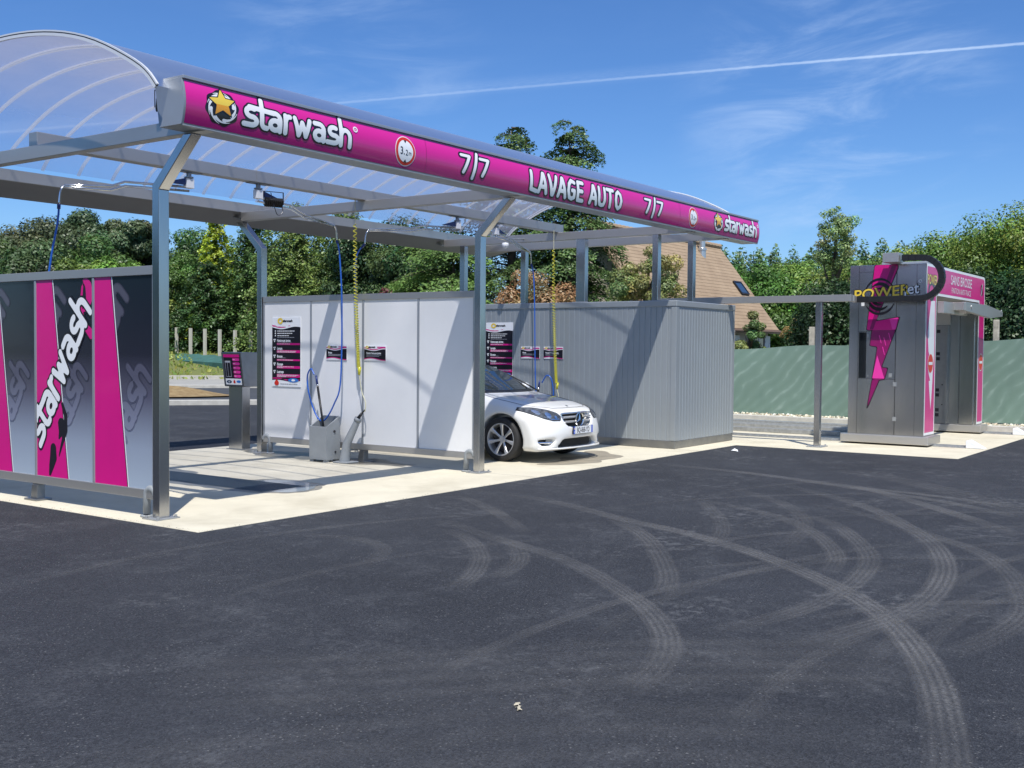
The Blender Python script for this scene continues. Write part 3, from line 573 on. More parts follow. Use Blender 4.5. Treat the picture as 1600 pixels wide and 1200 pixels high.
caps('7|7', 3.56, 4.14, 3.645, .205, .085); caps('LAVAGE AUTO', 4.97, 7.33, 3.61, .235); caps('7|7', 7.96, 8.57, 3.645, .205, .085)
# ---------------- downpipe elbows at the post feet ----------------
for (x, y, s) in ((0, .0, 1), (L_, 0, 1), (L_, D_, -1)):
    b = MB(); yy = y+s*.06; pts = [(x-.01, yy, .20)]+[(x-.01-.0, yy+s*(.07-.07*math.cos(R(a))), .20+.07*math.sin(R(a))) for a in range(15, 181, 15)]
    pts += [(x-.01, yy+s*.14, .03)]; b.tube(pts, .035, 12); b.lathe([(0, .003), (.062, .003), (.062, .016), (.036, .02)], (x-.01, yy+s*.14, 0), n=16); b.build('downpipe_elbow', plast, can, smooth=True)
# ---------------- branded wall (left end) and white wall (between bays) ----------------
def wall(X, name, label, cat, pm):
    t = thing(name, label, cat); y0, y1, z0, z1 = .06, D_-.06, .175, 2.36
    b = MB(); b.box(X-.035, X+.035, y0, y1, z1-.085, z1); b.box(X-.035, X+.035, y0, y1, z0, z0+.085); b.build('rail', steelh, t, bevel=.004)
    ys = [y0, 1.02, 2.03, 3.06, y1]; b = MB()
    for y in ys[1:-1]: b.box(X-.03, X+.03, y-.017, y+.017, z0+.086, z1-.086)
    b.box(X-.031, X+.031, y0, y0+.03, z0+.086, z1-.086); b.box(X-.031, X+.031, y1-.03, y1, z0+.086, z1-.086); b.build('mullion', alu, t, bevel=.003)
    for i in range(4):
        a = ys[i]+(.03 if i == 0 else .017); c = ys[i+1]-(.03 if i == 3 else .017)
        MB().box(X-.018, X+.018, a, c, z0+.084, z1-.084).build('panel', pm, t)
    b = MB(); b.box(X-.03, X+.03, 1.97, 2.09, .16, .18); b.prism([(1.985, .02), (2.105, .02), (2.075, .16), (1.985, .16)], X-.045, X+.045, 'x'); b.box(X-.09, X+.09, 1.93, 2.15, .001, .02); b.build('support_foot', steel2, t, bevel=.003)
    return t, ys
bw, ys = wall(0, 'branded_wall', 'end wall of navy and magenta panels printed with a slanted white wordmark', 'wall', white)
ww, _ = wall(L_, 'white_partition', 'plain white panelled partition with a steel frame between the two wash bays', 'wall', white)
XF = -.0185
def bmap(off): return lambda u, v: (XF-off, -u, v)          # u grows to the right of the picture (towards -Y)
rects = [(-ys[i+1]+.018, -ys[i]-.018, .262, 2.274) for i in range(4)]
def rectf(P, r): return np.maximum(np.maximum(r[0]-P[0], P[0]-r[1]), np.maximum(r[2]-P[1], P[1]-r[3]))
def rot(P, o, ang, s, sk=0., asp=1.):
    c, n_ = math.cos(R(ang)), math.sin(R(ang)); x = ((P[0]-o[0])*c+(P[1]-o[1])*n_)/s; y = (-(P[0]-o[0])*n_+(P[1]-o[1])*c)/(s*asp); return (x-sk*y, y)
panels = [o for o in bw.children if o.name.startswith('panel')]
for i, r in enumerate(rects):
    par = panels[i]; w_ = r[1]-r[0]; b = MB()
    b.add([bmap(.001)(a, c) for a, c in ((r[0], r[2]), (r[1], r[2]), (r[1], r[3]), (r[0], r[3]))], [(0, 1, 2, 3)], 0)
    e0, e1 = r[0]+w_*.28, r[0]+w_*.56
    for k, (dx0, dx1, off, mi) in enumerate(((-9, 0, .003, 1), (0, .012, .003, 2), (.012, .026, .003, 3))):
        A = [(max(r[0], e1+dx0), r[2]), (e1+dx1, r[2]), (e0+dx1, r[3]), (max(r[0], e0+dx0), r[3])]; b.add([bmap(off)(*p) for p in A], [(0, 1, 2, 3)], mi)
    def right(P, q=.03): # region right of the wedge
        t = (P[1]-r[2])/(r[3]-r[2]); return (e1+(e0-e1)*t+q)-P[0]
    og = (r[0]+w_*.42, .80); sc = .185
    for o_ in ((r[0]+w_*.02, -.10), (r[0]-w_*.36, .66)):
        gf = lambda P, rr: np.maximum(np.maximum(wordf(rot(P, o_, 58, .265, .18, 1.0), rr)*.265, rectf(P, r)), right(P))
        march(b, lambda P: gf(P, .17), r, .022, bmap(.0025), 5); march(b, lambda P: gf(P, .125), r, .022, bmap(.004), 4)
    b.build('printed_artwork', [artgrad, mag, inkb, whitev, ghost, ghostl], par)
# main slanted wordmark with flourishes, over the second panel from the post
r = rects[1]; o_ = (-1.93, .55); ang = 57.5; sc = .265
b = MB()
def clip(D, P): return np.maximum(D, rectf(P, (r[0]+.003, r[1]-.003, r[2]+.003, r[3]-.003)))
def fl1(P):
    D = np.minimum(stroke(P, [(-1.56, 1.02), (-1.50, .9), (-1.50, .75), (-1.57, .6), (-1.62, .48)], [.02, .03, .03, .02, .008]), stroke(P, [(-1.58, .82), (-1.575, .74), (-1.62, .66)], [.055, .045, .01]))
    D = np.minimum(D, stroke(P, [(-1.72, .56), (-1.72, .46), (-1.75, .38), (-1.78, .29)], [.05, .06, .045, .02])); return D
march(b, lambda P: clip(fl1(P), P), r, .02, bmap(.0045), 0)
def fl2(P):
    D = stroke(P, [(-1.17, 2.27), (-1.10, 2.20), (-1.08, 2.1), (-1.12, 1.98), (-1.2, 1.95)], [.03, .05, .06, .03, .01]); D = np.minimum(D, stroke(P, [(-1.2, 2.2), (-1.23, 2.0), (-1.18, 1.82), (-1.05, 1.72)], [.015, .02, .03, .05])); return D
march(b, lambda P: clip(fl2(P)-.02, P), r, .02, bmap(.0045), 0); march(b, lambda P: clip(fl2(P), P), r, .02, bmap(.006), 1)
wf = lambda P, rr: wordf(rot(P, o_, ang, sc, .18, 1.0), rr)*sc
march(b, lambda P: clip(wf(P, .19), P), r, .016, bmap(.0065), 0); march(b, lambda P: clip(wf(P, .122), P), r, .014, bmap(.008), 2)
b.build('slanted_wordmark', [inkb, mag, whitev], panels[1])
# ---------------- information boards ----------------
def board(X, y0, y1, z0, z1, label, grp=None):
    "tall instruction board; y0>y1 (left to right in view)"
    W_, H = y0-y1, z1-z0; M = lambda o: (lambda u, v: (X-.012-o, y0-u*W_, z0+v*H)); b = MB(); b.box(X-.012, X, y1, y0, z0, z1)
    t = b.build('information_board', wvinyl, bevel=.002); tag(t, label, 'sign', grp)
    b = MB(); asp = H/W_
    wav = lambda u, a: a+.018*np.sin(u*6.3+2.6)
    march(b, lambda P: np.maximum(P[1]-wav(P[0], .845), (.085+.012*np.sin(P[0]*6+.5))-P[1]), (0, 1, 0, 1), .03, M(.0015), 0)
    march(b, lambda P: np.abs(P[1]-wav(P[0], .872))-.009*(1.2-P[0]), (0, 1, .8, .95), .02, M(.0015), 1)
    march(b, lambda P: np.abs(P[1]-(.105+.016*np.sin(P[0]*6+.5)))-.008, (0, 1, 0, .2), .02, M(.003), 1)
    for (za, zb) in ((.60, .628), (.488, .525), (.372, .395), (.262, .298), (.135, .18)): b.add([M(.0025)(u, v) for u, v in ((.17, za), (.99, za), (.99, zb), (.17, zb))], [(0, 1, 2, 3)], 1)
    b.add([M(.004)(.5+.0, .0)]*0, [])
    T = lambda s, u0, v0, sz, mi, bo=.02, al='L', xs=.8: text(b, s, lambda u, v: M(.004)(u0+u/W_, v0+v/H), sz, mi, bo, xs, al)
    for s, v in (('Nettoyage jantes', .665), ('Lavage', .552), ('Brosse', .438), ('Rinçage', .325), ('Lustrage', .215)):
        T(s, .18, v, .052, 2, .03)
        for a, c in ((-.02, .01), (.02, .012), (.0, -.014)): b.add([M(.004)(.09+a+du, v+c+dv) for du, dv in ((-.024, 0), (0, -.014), (.024, 0), (0, .014))], [(0, 1, 2, 3)], 2)
    rr = random.Random(3)
    def line(v, x0, x1, h, mi):
        u = x0
        while u < x1:
            l = rr.uniform(.03, .09); b.add([M(.004)(p, q) for p, q in ((u, v), (min(u+l, x1), v), (min(u+l, x1), v+h), (u, v+h))], [(0, 1, 2, 3)], mi); u += l+.012
    for v, e in ((.795, .8), (.762, .72), (.728, .6)):
        line(v, .19, e, .011, 2); b.disc(M(.004)(.12, v+.006), .012, 'x', 12, 2)
    for v, e, mi in ((.705, .8, 3), (.638, .7, 3), (.612, .65, 2), (.528, .4, 3), (.508, .85, 2), (.494, .83, 2), (.41, .5, 3), (.381, .75, 2), (.30, .35, 3), (.283, .78, 2), (.27, .4, 2), (.187, .4, 3), (.165, .93, 2), (.152, .85, 2), (.14, .5, 2), (.035, .9, 4)): line(v, .19 if v > .1 else .3, e, .006, mi)
    march(b, lambda P: circ(P, (.76, .095), .19, .03), (.5, 1, 0, .2), .02, M(.0045), 5); march(b, lambda P: circ(P, (.76, .095), .07, .015), (.5, 1, 0, .2), .01, M(.006), 2)
    march(b, lambda P: np.minimum(circ(P, (.17, .05), .08, .035), polyf(P, [(.1, .065), (.24, .065), (.17, .11)])), (0, .4, 0, .2), .01, M(.006), 6)
    march(b, lambda P: wordf((P[0]/.055, P[1]/.022), .17)*.05, (-.03, .45, -.03, .06), .006, lambda u, v: M(.004)(.38+u, .932+v), 4)
    march(b, lambda P: np.abs(circ(P, (.29, .945), .07, .032))-.012, (.15, .4, .88, .99), .008, M(.004), 7)
    b.build('printed_instructions', [inkb, mag, whitev, greyt, inkb, blu, redv, ylw], t); return t
def small_board(X, y0, y1, z0, z1, title, label, grp=None):
    W_, H = y0-y1, z1-z0; M = lambda o: (lambda u, v: (X-.010-o, y0-u*W_, z0+v*H)); b = MB(); b.box(X-.010, X, y1, y0, z0, z1); t = b.build('small_sign', wvinyl, bevel=.0015); tag(t, label, 'sign', grp)
    b = MB()
    march(b, lambda P: np.maximum(P[1]-(.70+.06*np.sin(P[0]*6.3+2)), (.10+.07*np.sin(P[0]*5))-P[1]), (0, 1, 0, 1), .04, M(.0015), 0)
    march(b, lambda P: np.abs(P[1]-(.79+.06*np.sin(P[0]*6.3+2)))-.03, (0, 1, .6, 1), .03, M(.0015), 1); march(b, lambda P: np.abs(P[1]-(.10+.07*np.sin(P[0]*5)))-.025, (0, 1, 0, .3), .03, M(.003), 1)
    b.add([M(.0025)(u, v) for u, v in ((.6, .86), (.98, .86), (.98, .92), (.6, .92))], [(0, 1, 2, 3)], 1)
    text(b, title, lambda u, v: M(.003)(.1+u/W_, .5+v/H), .036, 2, .03, .75, 'L')
    for v, e in ((.36, .8), (.28, .7)): b.add([M(.003)(p, q) for p, q in ((.1, v), (e, v), (e, v+.03), (.1, v+.03))], [(0, 1, 2, 3)], 3)
    march(b, lambda P: wordf((P[0]/.05, P[1]/.08), .16)*.05, (-.03, .4, -.03, .15), .008, lambda u, v: M(.003)(.2+u, .84+v), 0)
    march(b, lambda P: np.abs(circ(P, (.13, .88), .05, .07))-.02, (0, .3, .7, 1), .01, M(.003), 4)
    b.build('printed_text', [inkb, mag, whitev, greyt, ylw], t); return t
WX = L_-.019; CX = 9.628
board(WX, 3.87, 3.27, 1.02, 2.05, 'tall black and magenta instruction board on the white partition')
small_board(WX, 2.74, 2.34, 1.43, 1.64, 'Brosse', 'small sign reading Brosse on the white partition, behind the blue hose')
small_board(WX, 2.00, 1.60, 1.43, 1.64, 'Pistolet Nettoyant Jantes', 'small wheel cleaning gun sign on the white partition, right of the yellow spiral hose')
# ---------------- technical container ----------------
ct = thing('technical_container', 'long grey ribbed metal container building standing behind the white car', 'container')
x0, x1, y0, y1 = 9.63, 11.89, -.42, 4.9
def ribs(a0, a1, depth=.008, pitch=.105):
    pts = []; a = a0
    while a < a1-1e-6:
        e = min(a+pitch, a1); pts += [(a, 0), (max(a, e-.032), 0), (max(a, e-.026), -depth), (max(a, e-.020), 0), (max(a, e-.016), 0), (max(a, e-.010), depth*.6), (max(a, e-.004), 0)]; a = e
    pts.append((a1, 0)); return pts
b = MB(); rb = ribs(y0+.07, y1-.07); n = len(rb)
b.add([(x0-q, a, z) for z in (.13, 2.32) for a, q in rb], [(i, i+1, n+i+1, n+i) for i in range(n-1)])
rb = ribs(x0+.07, x1-.07); n2_ = len(rb); b.add([(a, y0-q, z) for z in (.13, 2.32) for a, q in rb], [(i, i+1, n2_+i+1, n2_+i) for i in range(n2_-1)])
b.box(x0+.02, x1-.01, y0+.02, y1, .13, 2.3); b.build('ribbed_cladding', conteg, ct)
for (a, c) in ((x0, y0), (x1-.075, y0), (x0, y1-.075)): MB().box(a-.012, a+.085, c-.012, c+.085, .131, 2.32).build('corner_trim', conteg, ct, bevel=.006)
b = MB(); b.prism([(x0-.02, y0-.02), (x1+.02, y0-.02), (x1+.02, y1+.02), (x0-.02, y1+.02)], 2.32, 2.42, 'z'); b.build('roof_edge', conteg, ct, bevel=.012)
b = MB(); b.box(x0-.004, x1, y0-.004, y1, .004, .13); b.build('plinth', steel2, ct, bevel=.004)
board(CX, 3.42, 2.82, 1.05, 2.08, 'tall black and magenta instruction board on the grey container, behind the car')
small_board(CX, 2.64, 2.24, 1.44, 1.65, 'Brosse', 'small sign reading Brosse on the grey container, left of the yellow hose')
small_board(CX, 2.15, 1.75, 1.44, 1.65, 'Pistolet Nettoyant Jantes', 'small wheel cleaning gun sign on the grey container, behind the yellow hose')
# ---------------- swinging booms, hoses, lamps under the canopy ----------------
def smooth(pts, k=6):
    P_ = [Vector(p) for p in pts]; out = []
    for i in range(len(P_)-1):
        a, b_, c_, d_ = P_[max(i-1, 0)], P_[i], P_[i+1], P_[min(i+2, len(P_)-1)]
        for q in range(k):
            t = q/k; out.append(.5*((2*b_)+(c_-a)*t+(2*a-5*b_+4*c_-d_)*t*t+(3*b_-a-3*c_+d_)*t**3))
    return out+[P_[-1]]
bluep = mat('dark_blue_bracket', (.03, .06, .18), .4)
def boom(p, q1, q2, e, label):
    p = Vector(p); t = thing('swing_boom', label, 'boom', tuple(p), 'swinging booms under the canopy')
    b = MB(); b.box(p.x-.16, p.x+.16, p.y-.05, p.y+.05, 3.648, 3.657); b.lathe([(0, 3.648), (.03, 3.648), (.03, 3.60), (.055, 3.598), (.055, 3.585), (0, 3.585)], (p.x, p.y, 0), n=14); b.build('ceiling_mount', steel2, t)
    d = (Vector(q1)-p); d.z = 0; d.normalize(); b = MB(); b.bar(p+Vector((0, 0, -.08))-d*.05, p+Vector((0, 0, -.08))+d*.05, .075, .11); b.build('swivel_block', wvinyl, t, bevel=.004)
    b = MB(); x = Vector((-d.y, d.x, 0))*.012; A = p+Vector((0, 0, -.02))+d*.05; B = p+Vector((0, 0, -.10))+d*.05; C_ = p+Vector((0, 0, -.10))+d*.34
    b.add([A-x, B-x, C_-x, A+x, B+x, C_+x], [(0, 1, 2), (5, 4, 3), (0, 3, 4, 1), (1, 4, 5, 2), (2, 5, 3, 0)]); b.build('stay_plate', bluep, t)
    b = MB(); s = p+Vector((0, 0, -.12))
    for o in (0, .045): b.tube([s+Vector((0, 0, -o)), Vector(q1)+Vector((0, 0, -o)), Vector(q2)+Vector((0, 0, -o)), Vector(e)+Vector((0, 0, -o*.3))], .014, 8)
    b.build('boom_tube', chrome, t, smooth=True)
    e = Vector(e); b = MB(); b.tube(smooth([e, e+(e-Vector(q2)).normalized()*.05+Vector((0, 0, -.06)), e+(e-Vector(q2)).normalized()*.07+Vector((0, 0, -.20))], 5), .011, 8); b.build('hose_connector', chrome, t, smooth=True); return e+(e-Vector(q2)).normalized()*.07+Vector((0, 0, -.20))
e1 = boom((1.93, 2.05, 3.6), (1.1, 2.10, 3.44), (.92, 2.12, 3.37), (.36, 2.10, 3.31), 'leftmost swing boom, arm reaching left towards the branded end wall')
e2 = boom((2.99, 2.05, 3.6), (3.55, 2.05, 3.44), (3.85, 2.12, 3.36), (4.55, 2.27, 3.30), 'swing boom beside the floodlight, arm reaching right to the white partition hoses')
e3 = boom((7.02, 2.05, 3.6), (6.3, 2.12, 3.45), (6.05, 2.16, 3.39), (5.32, 2.33, 3.31), 'swing boom in the car bay reaching left behind the spiral hose')
e4 = boom((8.03, 2.05, 3.6), (8.6, 2.12, 3.44), (8.8, 2.16, 3.38), (9.38, 2.30, 3.30), 'rightmost swing boom, reaching right over the car to the container wall')
def hose(name, pts, r, m, label, cat='hose', sleeve=True):
    t = thing(name, label, cat, tuple(pts[0])); b = MB(); sp_ = smooth(pts, 8); b.tube(sp_, r, 8); b.build('hose', m, t, smooth=True)
    if sleeve: b = MB(); b.tube(sp_[:4], r*1.7, 10); b.build('bend_sleeve', blued, t, smooth=True)
    return t
hose('hanging_hose', [e1, (.31, 2.16, 2.9), (.30, 2.3, 2.4), (.28, 2.5, 1.2), (.3, 2.75, .25), (.3, 2.55, .10), (.3, 2.3, .16), (.3, 2.2, .5)], .011, blueh, 'blue hose hanging behind the branded end wall, its top showing above it')
h2 = hose('hanging_hose', [e2, (4.66, 2.27, 2.9), (4.68, 2.24, 2.2), (4.68, 2.26, 1.15), (4.68, 2.38, .82), (4.68, 2.57, .58), (4.68, 2.72, .62), (4.68, 2.87, .90), (4.68, 2.92, 1.17), (4.68, 2.85, 1.30), (4.67, 2.77, 1.22)], .011, blueh, 'blue hose hanging in front of the white partition and looping to the brush handle')
hose('hanging_hose', [e3, (5.3, 2.56, 2.9), (5.3, 2.56, 2.3), (5.3, 2.5, 1.0), (5.3, 2.6, .5)], .011, blueh, 'blue hose hanging just behind the white partition, left of the container')
h4 = hose('hanging_hose', [e4, (9.45, 2.27, 2.9), (9.45, 2.24, 2.4), (9.45, 2.2, .95), (9.45, 2.1, .5), (9.45, 1.95, .5), (9.45, 1.83, .8), (9.45, 1.87, 1.08), (9.45, 1.97, 1.15), (9.45, 2.07, 1.02)], .011, blueh, 'blue hose hanging by the container wall and looping down behind the car')
def lance(p, q, label):
    t = thing('brush_lance', label, 'brush'); b = MB(); b.tube([p, q], [.017, .014], 10); b.build('handle', black, t, smooth=True)
    p, q = Vector(p), Vector(q); d = (p-q).normalized(); b = MB(); b.tube([p-d*.0, p+d*.035], .016, 10); b.build('coupling', chrome, t, smooth=True); b = MB(); b.tube([p+d*.035, p+d*.16], [.017, .013], 10); b.build('bend_sleeve', blued, t, smooth=True)
    b = MB(); b.lathe([(.0, 0), (.05, 0), (.05, -.06), (.035, -.1), (0, -.1)], tuple(q), n=14); b.build('brush_head', dark, t, smooth=True)
lance((4.67, 2.70, 1.05), (4.64, 2.50, .24), 'black-handled wash brush standing in the grey bin at the white partition')
lance((9.45, 2.14, .90), (9.45, 2.22, .3), 'black lance handle standing behind the car by the container')
def spiral(x, y, z0, z1, z2, foot, label):
    t = thing('spiral_hose', label, 'hose', (x, y, z0)); b = MB(); b.tube([(x, y, 3.66), (x, y, z0+.0)], .006, 6); b.build('hanger_cord', cream, t)
    pts = []; z = z0; a = 0; n = 0; L = z0-z1
    while z > z1:
        f = (z0-z)/L; dz = .058*(1-f)**1.0+.016; pts.append((x+.024*math.cos(a), y+.024*math.sin(a)-.08*f*f, z)); a += PI/5; z -= dz/10
    b = MB(); b.tube(pts, .0065, 5); b.build('coil', yell, t, smooth=True)
    b = MB(); b.tube([(pts[-1][0], pts[-1][1], z1+.01), (x, y-.09, z1-.10)], [.026, .018], 10); b.build('coil_cuff', yell, t, smooth=True)
    b = MB(); b.tube(smooth([(x, y-.09, z1-.09)]+foot, 8), .007, 6); b.build('straight_hose', cream, t, smooth=True)
spiral(4.79, 2.10, 3.33, 1.33, 0, [(4.78, 1.95, 1.0), (4.76, 1.86, .85), (4.75, 1.86, .72)], 'yellow spiral hose hanging in front of the white partition')
spiral(9.45, 1.85, 3.33, 1.02, 0, [(9.45, 1.72, .8), (9.45, 1.7, .6)], 'yellow spiral hose hanging behind the car by the container')
# brush bin
bn = thing('brush_bin', 'grey plastic bin with slanted rim holding the wash brush', 'bin', (4.62, 2.52, 0))
b = MB(); X0, X1, Y0, Y1 = 4.50, 4.78, 2.36, 2.69; th = .018
hz = {(X0, Y0): .50, (X0, Y1): .50, (X1, Y1): .64, (X1, Y0): .64}
def wallp(a, c, na, nc):
    vs = []
    for p, n_ in ((a, na), (c, nc)): vs += [(p[0], p[1], .035), (p[0], p[1], hz[p]), (n_[0], n_[1], hz[p]), (n_[0], n_[1], .035)]
    b.add(vs, [(0, 1, 5, 4), (1, 2, 6, 5), (2, 3, 7, 6)])
cs = [(X0, Y0), (X1, Y0), (X1, Y1), (X0, Y1)]; ci = [(X0+th, Y0+th), (X1-th, Y0+th), (X1-th, Y1-th), (X0+th, Y1-th)]
for i in range(4): wallp(cs[i], cs[(i+1) % 4], ci[i], ci[(i+1) % 4])
b.box(X0+.004, X1-.004, Y0+.004, Y1-.004, .036, .05); b.build('bin_body', plast, bn, bevel=.004)
for x in (X0+.01, X1-.07):
    for y in (Y0+.01, Y1-.07): MB().box(x, x+.06, y, y+.06, .002, .036).build('foot', plast, bn)
b = MB(); b.lathe([(0, 0), (.018, 0), (.018, .012), (0, .012)], (4.66, Y0-.012, .43), 'y', 12); b.build('drain_plug', inkb, bn); b = MB(); b.lathe([(0, 0), (.014, 0), (.014, .01), (0, .01)], (4.68, Y0-.01, .14), 'y', 12); b.build('drain_plug', inkb, bn)
lt = thing('gun_holder', 'grey tilted tube holder for the wheel cleaning gun, right of the bin', 'holder', (4.66, 2.16, 0))
b = MB(); b.box(4.55, 4.80, 2.02, 2.28, .002, .022); b.build('base_plate', plast, lt, bevel=.006)
b = MB(); b.tube([(4.67, 2.17, .02), (4.68, 2.13, .28), (4.72, 1.97, .60)], [.075, .06, .045], 14, caps=False); b.build('tube', plast, lt, smooth=True)
b = MB(); b.tube([(4.718, 1.975, .59), (4.725, 1.955, .63)], .054, 14); b.build('collar', plast, lt, smooth=True)
gn = thing('cleaning_gun', 'black cleaning gun pushed into the tilted grey tube holder', 'gun'); b = MB(); b.tube([(4.722, 1.96, .63), (4.74, 1.91, .70)], [.026, .018], 10); b.tube([(4.74, 1.91, .70), (4.75, 1.86, .75)], [.012, .009], 8); b.build('grip', black, gn, smooth=True)
# lamps
def flood(x, y, z, rz, label):
    t = thing('floodlight', label, 'lamp', (x, y, z), 'floodlights under the canopy'); M = Matrix.Translation((x, y, z)) @ Matrix.Rotation(rz, 4, 'Z')
    b = MB(); b.box(-.12, .12, -.035, .035, -.05, .05, M=M @ Matrix.Rotation(R(-35), 4, 'X'))
    for k in range(9): b.box(-.11+k*.026, -.102+k*.026, .036, .055, -.045, .045, M=M @ Matrix.Rotation(R(-35), 4, 'X'))
    b.build('housing', black, t, bevel=.004); b = MB(); b.box(-.105, .105, -.039, -.0355, -.04, .04, M=M @ Matrix.Rotation(R(-35), 4, 'X')); b.build('lens', mat('lamp_lens', (.35, .37, .38), .15), t)
    b = MB()
    for s in (-1, 1): b.box(s*.13-.003, s*.13+.003, -.012, .012, -.02, .13, M=M)
    b.box(-.133, .133, -.012, .012, .13, .136, M=M); b.build('yoke', black, t)
    b = MB(); b.tube(smooth([M @ Vector((-.1, .03, -.04)), M @ Vector((-.1, .05, -.12)), M @ Vector((-.02, .06, -.15)), M @ Vector((.05, .03, .12))], 5), .005, 6); b.build('cable', inkb, t)
flood(-.02, -.16, 3.80, R(150), 'black floodlight behind the left end of the sign band')
flood(3.2, 2.0, 3.44, R(160), 'black floodlight hanging under the ridge beam in the left bay'); flood(5.0, .15, 3.78, R(160), 'black floodlight peeping behind the sign band over the middle post')
t = thing('round_camera', 'small white round camera under the rear of the canopy', 'camera', (9.2, 2.7, 3.38)); b = MB(); b.lathe([(0, -.06), (.05, -.045), (.062, 0), (.055, .04), (0, .05)], (9.2, 2.7, 3.42), n=16); b.build('dome', wvinyl, t, smooth=True); b = MB(); b.tube([(9.2, 2.7, 3.46), (9.2, 2.7, 3.52)], .012, 8); b.tube([(9.2, 2.7, 3.52), (9.8, 2.7, 3.58)], .012, 8); b.build('arm', galv, t)
# ---------------- payment kiosk ----------------
ki = thing('payment_kiosk', 'steel payment terminal on a square pedestal behind the left bay', 'kiosk', (5.08, 4.83, 0))
b = MB(); b.box(5.0, 5.16, 4.68, 4.99, .01, .985); b.build('pedestal', steel, ki, bevel=.005)
b = MB(); b.prism([(4.975, .985), (5.24, .985), (5.24, 1.52), (4.90, 1.52)], 4.60, 5.06, 'y'); b.build('housing', steel2, ki, bevel=.006)
MB().box(4.97, 5.2, 4.64, 5.02, .001, .01).build('base_plate', galv, ki)
sl = lambda o: (lambda u, v: (4.975-(v-.0)*.075/.535-o, 5.06-u, .985+v)); b = MB()
def rect(mb, mp, u0, u1, v0, v1, m): mb.add([mp(u0, v0), mp(u1, v0), mp(u1, v1), mp(u0, v1)], [(0, 1, 2, 3)], m)
rect(b, sl(.003), .05, .42, .03, .50, 0); rect(b, sl(.0045), .05, .42, .455, .50, 1); rect(b, sl(.0045), .05, .42, .03, .125, 2)
for k in range(5): march(b, lambda P: stroke(P, [(.275, .42-k*.064), (.395, .42-k*.064)], .022), (.24, .42, .1, .5), .01, sl(.005), 3); rect(b, sl(.0065), .27, .31, .417-k*.064, .424-k*.064, 2)
rect(b, sl(.0045), .075, .20, .15, .40, 4); rect(b, sl(.0055), .085, .125, .16, .37, 0); rect(b, sl(.0055), .135, .19, .16, .37, 0); rect(b, sl(.006), .08, .20, .39, .398, 2)
march(b, lambda P: circ(P, (.13, .075), .06, .025), (.05, .42, .03, .13), .008, sl(.006), 5); march(b, lambda P: np.minimum(circ(P, (.25, .07), .025, .02), polyf(P, [(.228, .08), (.272, .08), (.25, .115)])), (.05, .42, .03, .13), .006, sl(.006), 6); march(b, lambda P: circ(P, (.35, .08), .05, .02), (.05, .42, .03, .13), .008, sl(.006), 7)
text(b, 'CB', lambda u, v: sl(.0075)(.13+u, .075+v), .03, 2, .02)
b.build('front_panel', [inkb, mag, whitev, magl, greyt, mat('blue_black_print', (.02, .05, .1), .4), redv, blu], ki)
# ---------------- drain channel with pooled water in the left bay ----------------
gm = mat('drain_grating', (.13, .165, .20), .3, .6, bump=.5, bscale=30, stretch=(40, 1, 1)); b = MB(); b.box(1.86, 2.50, .72, 4.4, .0015, .004)
for k in range(110): y = .74+k*.0333; b.box(1.88, 2.48, y, y+.010, .0045, .009)
dr = b.build('drain_grating', gm); struct(dr)
wetm = mat('wet_concrete', (.27, .255, .21), .3, col2=(.16, .15, .125), vscale=5); b = MB()
wob = lambda P: .03*np.sin(P[0]*9+1)*np.sin(P[1]*7)+.015*np.sin(P[0]*23)*np.sin(P[1]*19+2)
march(b, lambda P: np.minimum(polyf(P, [(2.50, 1.7), (2.72, 1.55), (2.88, 1.25), (2.82, .90), (2.75, .62), (2.45, .40), (2.18, .30), (1.93, .42), (1.74, .70), (1.70, 1.5), (1.78, 2.6), (1.86, 3.0), (2.50, 3.0)]), polyf(P, [(2.5, 4.4), (2.72, 3.4), (2.66, 2.8), (2.5, 2.6)]))+wob(P), (1.5, 3.1, .1, 4.5), .05, lambda u, v: (u, v, .001))
march(b, lambda P: polyf(P, [(4.95, 4.6), (4.62, 4.0), (4.60, 2.9), (4.66, 1.8), (4.80, 1.25), (5.1, 1.2), (5.3, 2.2), (5.3, 4.6)])+.05*np.sin(P[1]*5)+wob(P)*2, (4.3, 5.6, 1, 4.8), .06, lambda u, v: (u, v, .001))
struct(b.build('wet_patch', wetm)); b = MB()
march(b, lambda P: polyf(P, [(2.50, 1.55), (2.68, 1.45), (2.80, 1.2), (2.76, .92), (2.68, .66), (2.42, .46), (2.18, .38), (2.0, .45), (1.9, .66), (2.5, .70)])+wob(P)*.6, (1.7, 3.0, .2, 1.9), .04, lambda u, v: (u, v, .003))
struct(b.build('puddle', mat('puddle_water', (.20, .24, .27), .04, spec=.8)))
b = MB(); march(b, lambda P: stroke(P, [(6.3, -.1), (7.0, -.25), (7.9, -.05), (8.4, .4)], [.12, .3, .3, .1])+.12*np.sin(P[0]*5)*np.sin(P[1]*6), (5.8, 9, -.8, 1.2), .07, lambda u, v: (u, v, .0015)); struct(b.build('damp_patch', mat('damp_concrete', (.34, .30, .23), .55, col2=(.22, .20, .16), vscale=4)))
